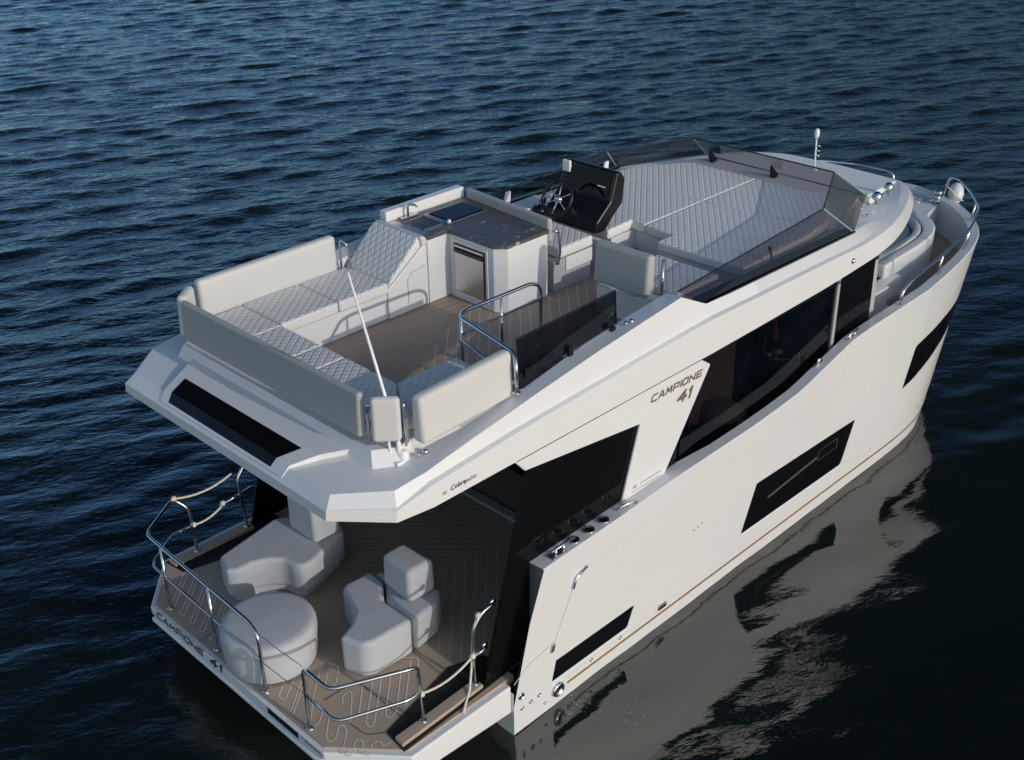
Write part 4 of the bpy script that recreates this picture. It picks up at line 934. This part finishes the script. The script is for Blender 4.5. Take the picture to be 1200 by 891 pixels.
# helm seat
HS = prism('helm_seat_box', [(5.17, .10), (5.80, .10), (5.80, .95), (5.17, .95)], 'z', 2.951, 3.33, 'vinylg', FLY, bevel=.01)
prism('seat_front_panel', [(5.36, 3.17), (5.805, 3.17), (5.805, 3.335), (5.36, 3.335)], 'y', .086, .099, 'gel', HS, bevel=.003)
prism('helm_seat_cushion', [(5.25, .09), (5.83, .09), (5.86, .95), (5.28, .95)], 'z', 3.335, 3.47, 'quilt', HS, bevel=.035, seg=3)
# port side locker and coaming beside the helm
PC = prism('helm_side_locker', [(5.45, 1.66), (6.50, 1.66), (6.50, 1.20), (5.95, 1.14), (5.45, 1.20)], 'z', 2.951, 3.42, 'gel', FLY, bevel=.03)
MB().box(5.55, 5.95, 1.20, 1.40, 3.42, 3.50).build('switch_box', 'gel', PC, bevel=.02)
TH = MB().lathe((6.02, 1.13, 3.43), [(.10, 0), (.10, .05), (.07, .09), (.001, .10)], n=18).build('throttle_base', 'blackm', FLY, smooth=True)
for dx in (-.05, .06): tube('throttle_lever', [(6.02+dx, 1.13, 3.50), (6.06+dx, 1.11, 3.62), (6.03+dx, 1.02, 3.64)], .016, 'chrome', TH)
# helm bulkhead and console
box('helm_bulkhead', 5.95, 6.02, .02, 1.25, 2.951, 3.36, 'gel', FLY, bevel=.012)
CON = MB().prism([(5.97, 3.40), (6.16, 3.39), (6.28, 3.52), (6.46, 3.66), (6.50, 3.96), (6.42, 4.06), (6.345, 4.06), (6.24, 3.74), (6.00, 3.54)], 'y', .19, 1.03).build('helm_console', 'blackm', FLY, bevel=.03, seg=3)
MB().hexa([(6.246, .25, 3.77), (6.246, .97, 3.77), (6.334, .97, 4.03), (6.334, .25, 4.03)], [(6.238, .25, 3.772), (6.238, .97, 3.772), (6.326, .97, 4.032), (6.326, .25, 4.032)]).build('helm_screen', 'black', CON)
MB().hexa([(6.262, .42, 3.872), (6.262, .30, 3.872), (6.268, .30, 3.884), (6.268, .42, 3.884)], [(6.258, .42, 3.873), (6.258, .30, 3.873), (6.264, .30, 3.885), (6.264, .42, 3.885)]).build('screen_mark', 'plast', CON)
MB().box(6.28, 6.32, .88, 1.00, 3.93, 4.07).build('helm_instrument', 'plast', CON, bevel=.012)
hub = Vector((5.89, .72, 3.74)); ax = Vector((-.88, 0, .48)).normalized(); u = Vector((0, 1, 0)); v = ax.cross(u)
WHL = MB(); WHL.tube([hub+(u*math.cos(a)+v*math.sin(a))*.215 for a in [2*math.pi*i/36 for i in range(36)]], .019, n=8, closed=True); WH = WHL.build('steering_wheel', 'blackm', CON, smooth=True)
sp_ = MB()
for k in range(6):
    a = math.pi/6+k*math.pi/3; sp_.tube([hub-ax*.02, hub+(u*math.cos(a)+v*math.sin(a))*.205], .010, n=6)
sp_.build('wheel_spokes', 'chrome', WH, smooth=True)
MB().lathe(hub-ax*.05, [(.03, -.2), (.05, 0), (.055, .04), (.03, .07), (.001, .075)], n=20, axis=ax).build('wheel_hub', 'chrome', WH, smooth=True)
# forward starboard seat with padded back
SB = prism('forward_seat_box', [(5.14, -.56), (6.10, -.56), (6.10, -1.66), (5.14, -1.62)], 'z', 2.951, 3.28, 'gel', FLY, bevel=.014)
box('forward_seat_cushion', 5.34, 6.06, -1.52, -.66, 3.282, 3.375, 'quilt', SB, bevel=.03, seg=3)
FB = backrest('forward_seat_back', (5.12, -1.38), (5.10, -.66), 0, 3.39, 3.85, .15, 'vinylg')
tube('backrest_post', [(5.20, -.70, 3.28), (5.20, -.70, 3.50)], .016, 'chrome', FB)
tube('backrest_post', [(5.19, -1.41, 3.28), (5.19, -1.41, 3.76), (5.26, -1.36, 3.74)], .018, 'chrome', FB)
tube('box_trim', [(5.135, -.57, 3.285), (5.135, -1.05, 3.287), (5.2, -1.22, 3.287)], .009, 'chrome', SB)

# ---------------- stairwell guard
GG = MB().hexa([(2.72, -1.755, 3.45), (4.12, -1.70, 3.52), (4.12, -1.69, 3.52), (2.72, -1.745, 3.45)], [(2.70, -1.755, 3.88), (4.08, -1.71, 3.88), (4.08, -1.70, 3.88), (2.70, -1.745, 3.88)]).build('stair_guard_glass', 'smokedark', FLY)
MB().tube([(2.72, -1.75, 3.44), (2.70, -1.75, 3.88), (4.08, -1.705, 3.88), (4.12, -1.695, 3.50)], .010, n=6).build('guard_frame', 'blackm', GG)
for x in (2.82, 3.4, 4.0): MB().box(x-.03, x+.03, -1.77, -1.735, 3.46, 3.55).build('glass_clamp', 'blackm', GG, bevel=.005)
RAIL = tube('stair_rail', [(2.64, -1.80, 3.40), (2.64, -1.80, 3.66), (2.70, -1.72, 3.74), (2.90, -.80, 3.72), (3.02, -.73, 3.72), (3.95, -.73, 3.71), (4.08, -.73, 3.64), (4.08, -.73, 2.955)], .019, 'chrome', FLY, rnd=.12)
tube('lower_rail', [(2.66, -1.76, 3.46), (2.90, -.80, 3.50), (3.02, -.73, 3.50), (4.08, -.73, 3.50)], .015, 'chrome', RAIL, rnd=.1)
for x in (2.98, 3.52): tube('rail_post', [(x, -.73, 2.955), (x, -.73, 3.71)], .014, 'chrome', RAIL)
MB().lathe((4.08, -.73, 2.952), [(.04, 0), (.04, .012), (.02, .016)], n=16).build('rail_flange', 'chrome', RAIL, smooth=True)
MB().lathe((2.64, -1.80, 3.385), [(.04, 0), (.04, .012), (.02, .016)], n=16).build('rail_flange', 'chrome', RAIL, smooth=True)

# ---------------- whip antenna
WA = tube('whip_antenna', [(1.43, -1.60, 3.16), (1.43, -1.60, 3.36), (1.25, -1.35, 4.85)], [.024, .010], 'plast', FLY)
mb = MB(); mb.box(1.36, 1.50, -1.66, -1.55, 3.14, 3.17); mb.tube([(1.38, -1.56, 3.17), (1.37, -1.55, 3.33), (1.45, -1.57, 3.36), (1.47, -1.6, 3.2)], .014, n=8); mb.lathe((1.46, -1.62, 3.16), [(.05, 0), (.05, .05), (.03, .08), (.001, .09)], n=14)
mb.build('antenna_mount', 'plast', WA, bevel=.006)

# ================================================================== stern rails
def rail(name, pts, r=.0185, parent=PLAT, rnd=.09): return tube(name, pts, r, 'chrome', parent, rnd=rnd)
ZT, ZM, ZD = 1.25, .87, .484
r1 = rail('stern_rail', [(.49, -.49, ZD), (.49, -.49, ZT-.08), (.50, -.36, ZT), (.56, 1.62, ZT), (1.10, 2.00, ZT), (1.22, 1.90, ZT-.12), (1.24, 1.90, .52)])
rail('lower_rail', [(.49, -.47, ZM), (.55, 1.60, ZM), (1.0, 1.93, ZM), (1.235, 1.90, ZM)], .015, r1)
for (x, y) in ((.50, .37), (.52, 1.28)): tube('rail_post', [(x, y, ZD), (x+.01, y, ZT)], .015, 'chrome', r1)
r2 = rail('stern_rail', [(.49, -1.19, ZD), (.49, -1.19, ZT-.06), (.47, -1.28, ZT), (.46, -1.62, ZT), (1.12, -1.93, ZT), (1.22, -1.915, ZT-.05), (1.25, -1.91, .53)])
rail('lower_rail', [(.49, -1.20, ZM+.03), (.47, -1.66, ZM+.03), (1.10, -1.92, ZM+.03), (1.245, -1.91, ZM+.03)], .015, r2)
r3 = rail('side_rail', [(1.92, -1.90, .53), (1.92, -1.90, 1.20), (2.02, -1.905, 1.34), (2.19, -1.91, 1.36)]); tube('lower_rail', [(1.92, -1.90, .87), (2.07, -1.92, .91)], .015, 'chrome', r3)
r4 = rail('side_rail', [(1.90, 1.90, .53), (1.86, 1.90, 1.20), (1.98, 1.905, 1.34), (2.16, 1.91, 1.36)]); tube('lower_rail', [(1.60, 1.90, .96), (2.04, 1.92, 1.0)], .015, 'chrome', r4)
for (r_, x, y) in ((r1, .49, -.49), (r1, .50, .37), (r1, .52, 1.28), (r1, 1.24, 1.90), (r2, .49, -1.19), (r2, 1.25, -1.91), (r3, 1.92, -1.90), (r4, 1.90, 1.90)):
    MB().lathe((x, y, .486 if abs(y) < 1.7 else .531), [(.036, 0), (.036, .012), (.02, .018)], n=16).build('rail_flange', 'chrome', r_, smooth=True)
for z0, z1 in ((1.20, 1.235), (.86, .90)):
    tube('gate_wire', [(.49, -.49, z0), (.49, -.84, (z0+z1)/2-.012), (.49, -1.19, z1)], .0045, 'wire', r1)

# ropes
def sag(a, b, d, n=8, r=.011):
    a, b = Vector(a), Vector(b); P = []
    for i in range(n+1):
        t = i/n; p = a.lerp(b, t); p.z -= d*4*t*(1-t); P.append(p)
    return P
def rope(pts, label, knots):
    o = MB().tube(pts, .0125, n=7)
    for k in knots: o.lathe(k, [(.004, -.03), (.028, -.02), (.032, 0), (.026, .02), (.004, .03)], n=10, axis=(.6, .5, .4))
    ob = o.build('mooring_rope', 'rope', None, smooth=True); tag(ob, label, 'rope', 'white ropes tied to the stern rails'); return ob
rope(sag((1.11, 1.98, 1.262), (1.80, 1.90, 1.30), .07), 'upper white rope sagging across the gap in the far left stern rail', [(1.11, 1.98, 1.262)])
rope(sag((1.24, 1.90, .885), (1.66, 1.90, .975), .05), 'lower white rope tied between the two posts of the far left stern rail', [(1.25, 1.90, .885), (1.64, 1.90, .98)])
rope(sag((1.25, -1.90, .86), (1.90, -1.90, .885), .07), 'short white rope slung between the two posts of the near right rail', [(1.25, -1.91, .86), (1.90, -1.90, .89)])
rope([(1.99, -1.90, 1.325), (1.95, -1.885, 1.22), (1.93, -1.87, 1.0), (1.90, -1.88, .75), (1.82, -1.93, .55), (1.70, -2.0, .50), (1.60, -2.07, .492)], 'long white rope hanging from the near right rail down to the deck', [(1.99, -1.90, 1.325)])

# ================================================================== covered lounge furniture on the aft deck
def blob(name, poly, z0, z1, parent, bev=.05, m='cloth', lowin=.03):
    cx = sum(p[0] for p in poly)/len(poly); cy = sum(p[1] for p in poly)/len(poly)
    V = []; F = []; n = len(poly)
    def sc(k): return [(cx+(x-cx)*k, cy+(y-cy)*k) for x, y in poly]
    mb = MB(); lo = sc(1-lowin)
    mb.hexa([(x, y, z0) for x, y in lo], [(x, y, z1) for x, y in poly])
    return mb.build(name, m, parent, bevel=bev, seg=4)
def arc(cx, cy, r, a0, a1, n=8): return [(cx+r*math.cos(R_(a0+(a1-a0)*i/n)), cy+r*math.sin(R_(a0+(a1-a0)*i/n))) for i in range(n+1)]
E1 = empty('curved_sofa', (1.6, .9, .486), 'curved grey covered sofa with a back block, on the far side of the aft deck', 'sofa', 'grey covered lounge furniture')
S1 = [(1.10, 1.16), (1.0, .88), (1.10, .80), (1.28, .80), (1.44, .72), (1.54, .60), (1.56, .44), (1.62, .36), (1.74, .36), (2.28, .54), (2.36, .66), (2.34, 1.0), (2.0, 1.28), (1.9, 1.32)]
blob('sofa_seat', S1, .56, .92, E1, .05, lowin=.0); blob('sofa_skirt', [(1.70+(x-1.70)*.93, .85+(y-.85)*.93) for x, y in S1], .488, .70, E1, .02)
blob('sofa_back', [(1.94, 1.07), (1.94, .58), (2.28, .58), (2.34, 1.07)], .90, 1.42, E1, .06, lowin=-.03)
E2 = empty('curved_sofa', (1.75, -.65, .486), 'curved grey covered sofa with square back block, nearest the dark side glass', 'sofa', 'grey covered lounge furniture')
S2 = [(1.17, -.80), (1.26, -1.05), (1.36, -1.10), (1.84, -1.12), (1.84, -.68), (2.04, -.42), (2.06, -.20), (1.72, -.18), (1.66, -.24), (1.60, -.42), (1.52, -.60), (1.38, -.72)]
blob('sofa_seat', S2, .488, .92, E2, .055, lowin=.015)
blob('sofa_arm', [(1.855, -1.13), (2.20, -1.08), (2.36, -.95), (2.38, -.45), (2.08, -.22), (2.06, -.43), (1.855, -.69)], .488, .90, E2, .055, lowin=.03)
blob('sofa_back', [(1.97, -.93), (2.00, -.47), (2.30, -.47), (2.32, -.93)], .91, 1.30, E2, .07, lowin=-.04)
E3 = empty('round_pouf', (.83, -.13, .486), 'large round grey fabric covered pouf beside the stern rail', 'pouf', 'grey covered lounge furniture')
MB().lathe((.84, -.10, .488), [(.435, 0), (.45, .03), (.468, .18), (.475, .33), (.472, .39), (.458, .425), (.43, .445), (.38, .452), (.001, .455)], n=48).build('pouf_body', 'cloth', E3, smooth=True)
mb = MB(); mb.tube([(.84+.474*math.cos(R_(a)), -.10+.474*math.sin(R_(a)), .488+.335) for a in range(0, 360, 10)], .004, n=5, closed=True); mb.build('pouf_seam', 'vinylg', E3)

# churned foam beside the exhaust
rr = random.Random(11); mb = MB()
for k in range(80):
    t = rr.random()**.7; x = 2.85+.10*rr.gauss(0, 1)+.55*t*rr.random()+.25*t; y = -2.20-.75*t+.10*rr.gauss(0, 1)
    if y > -2.17: continue
    r = rr.uniform(.002, .006)*(1.3-t); a0 = rr.random()*6.28; n_ = rr.choice((5, 6, 7)); el = rr.uniform(1, 3.2)
    P_ = [(x+r*el*math.cos(a0+2*math.pi*i/n_)*rr.uniform(.6, 1.2), y+r*math.sin(a0+2*math.pi*i/n_)*rr.uniform(.6, 1.2)) for i in range(n_)]
    z_ = -.15+rr.uniform(.004, .022); mb.add([(p[0], p[1], z_) for p in P_]+[(x, y, z_+r*.5)], [(i, (i+1) % n_, n_) for i in range(n_)])
fo = mb.build('foam', 'foam', None, recalc=False); fo['kind'] = 'stuff'; fo['label'] = 'thin white foam flecks churned up beside the exhaust'
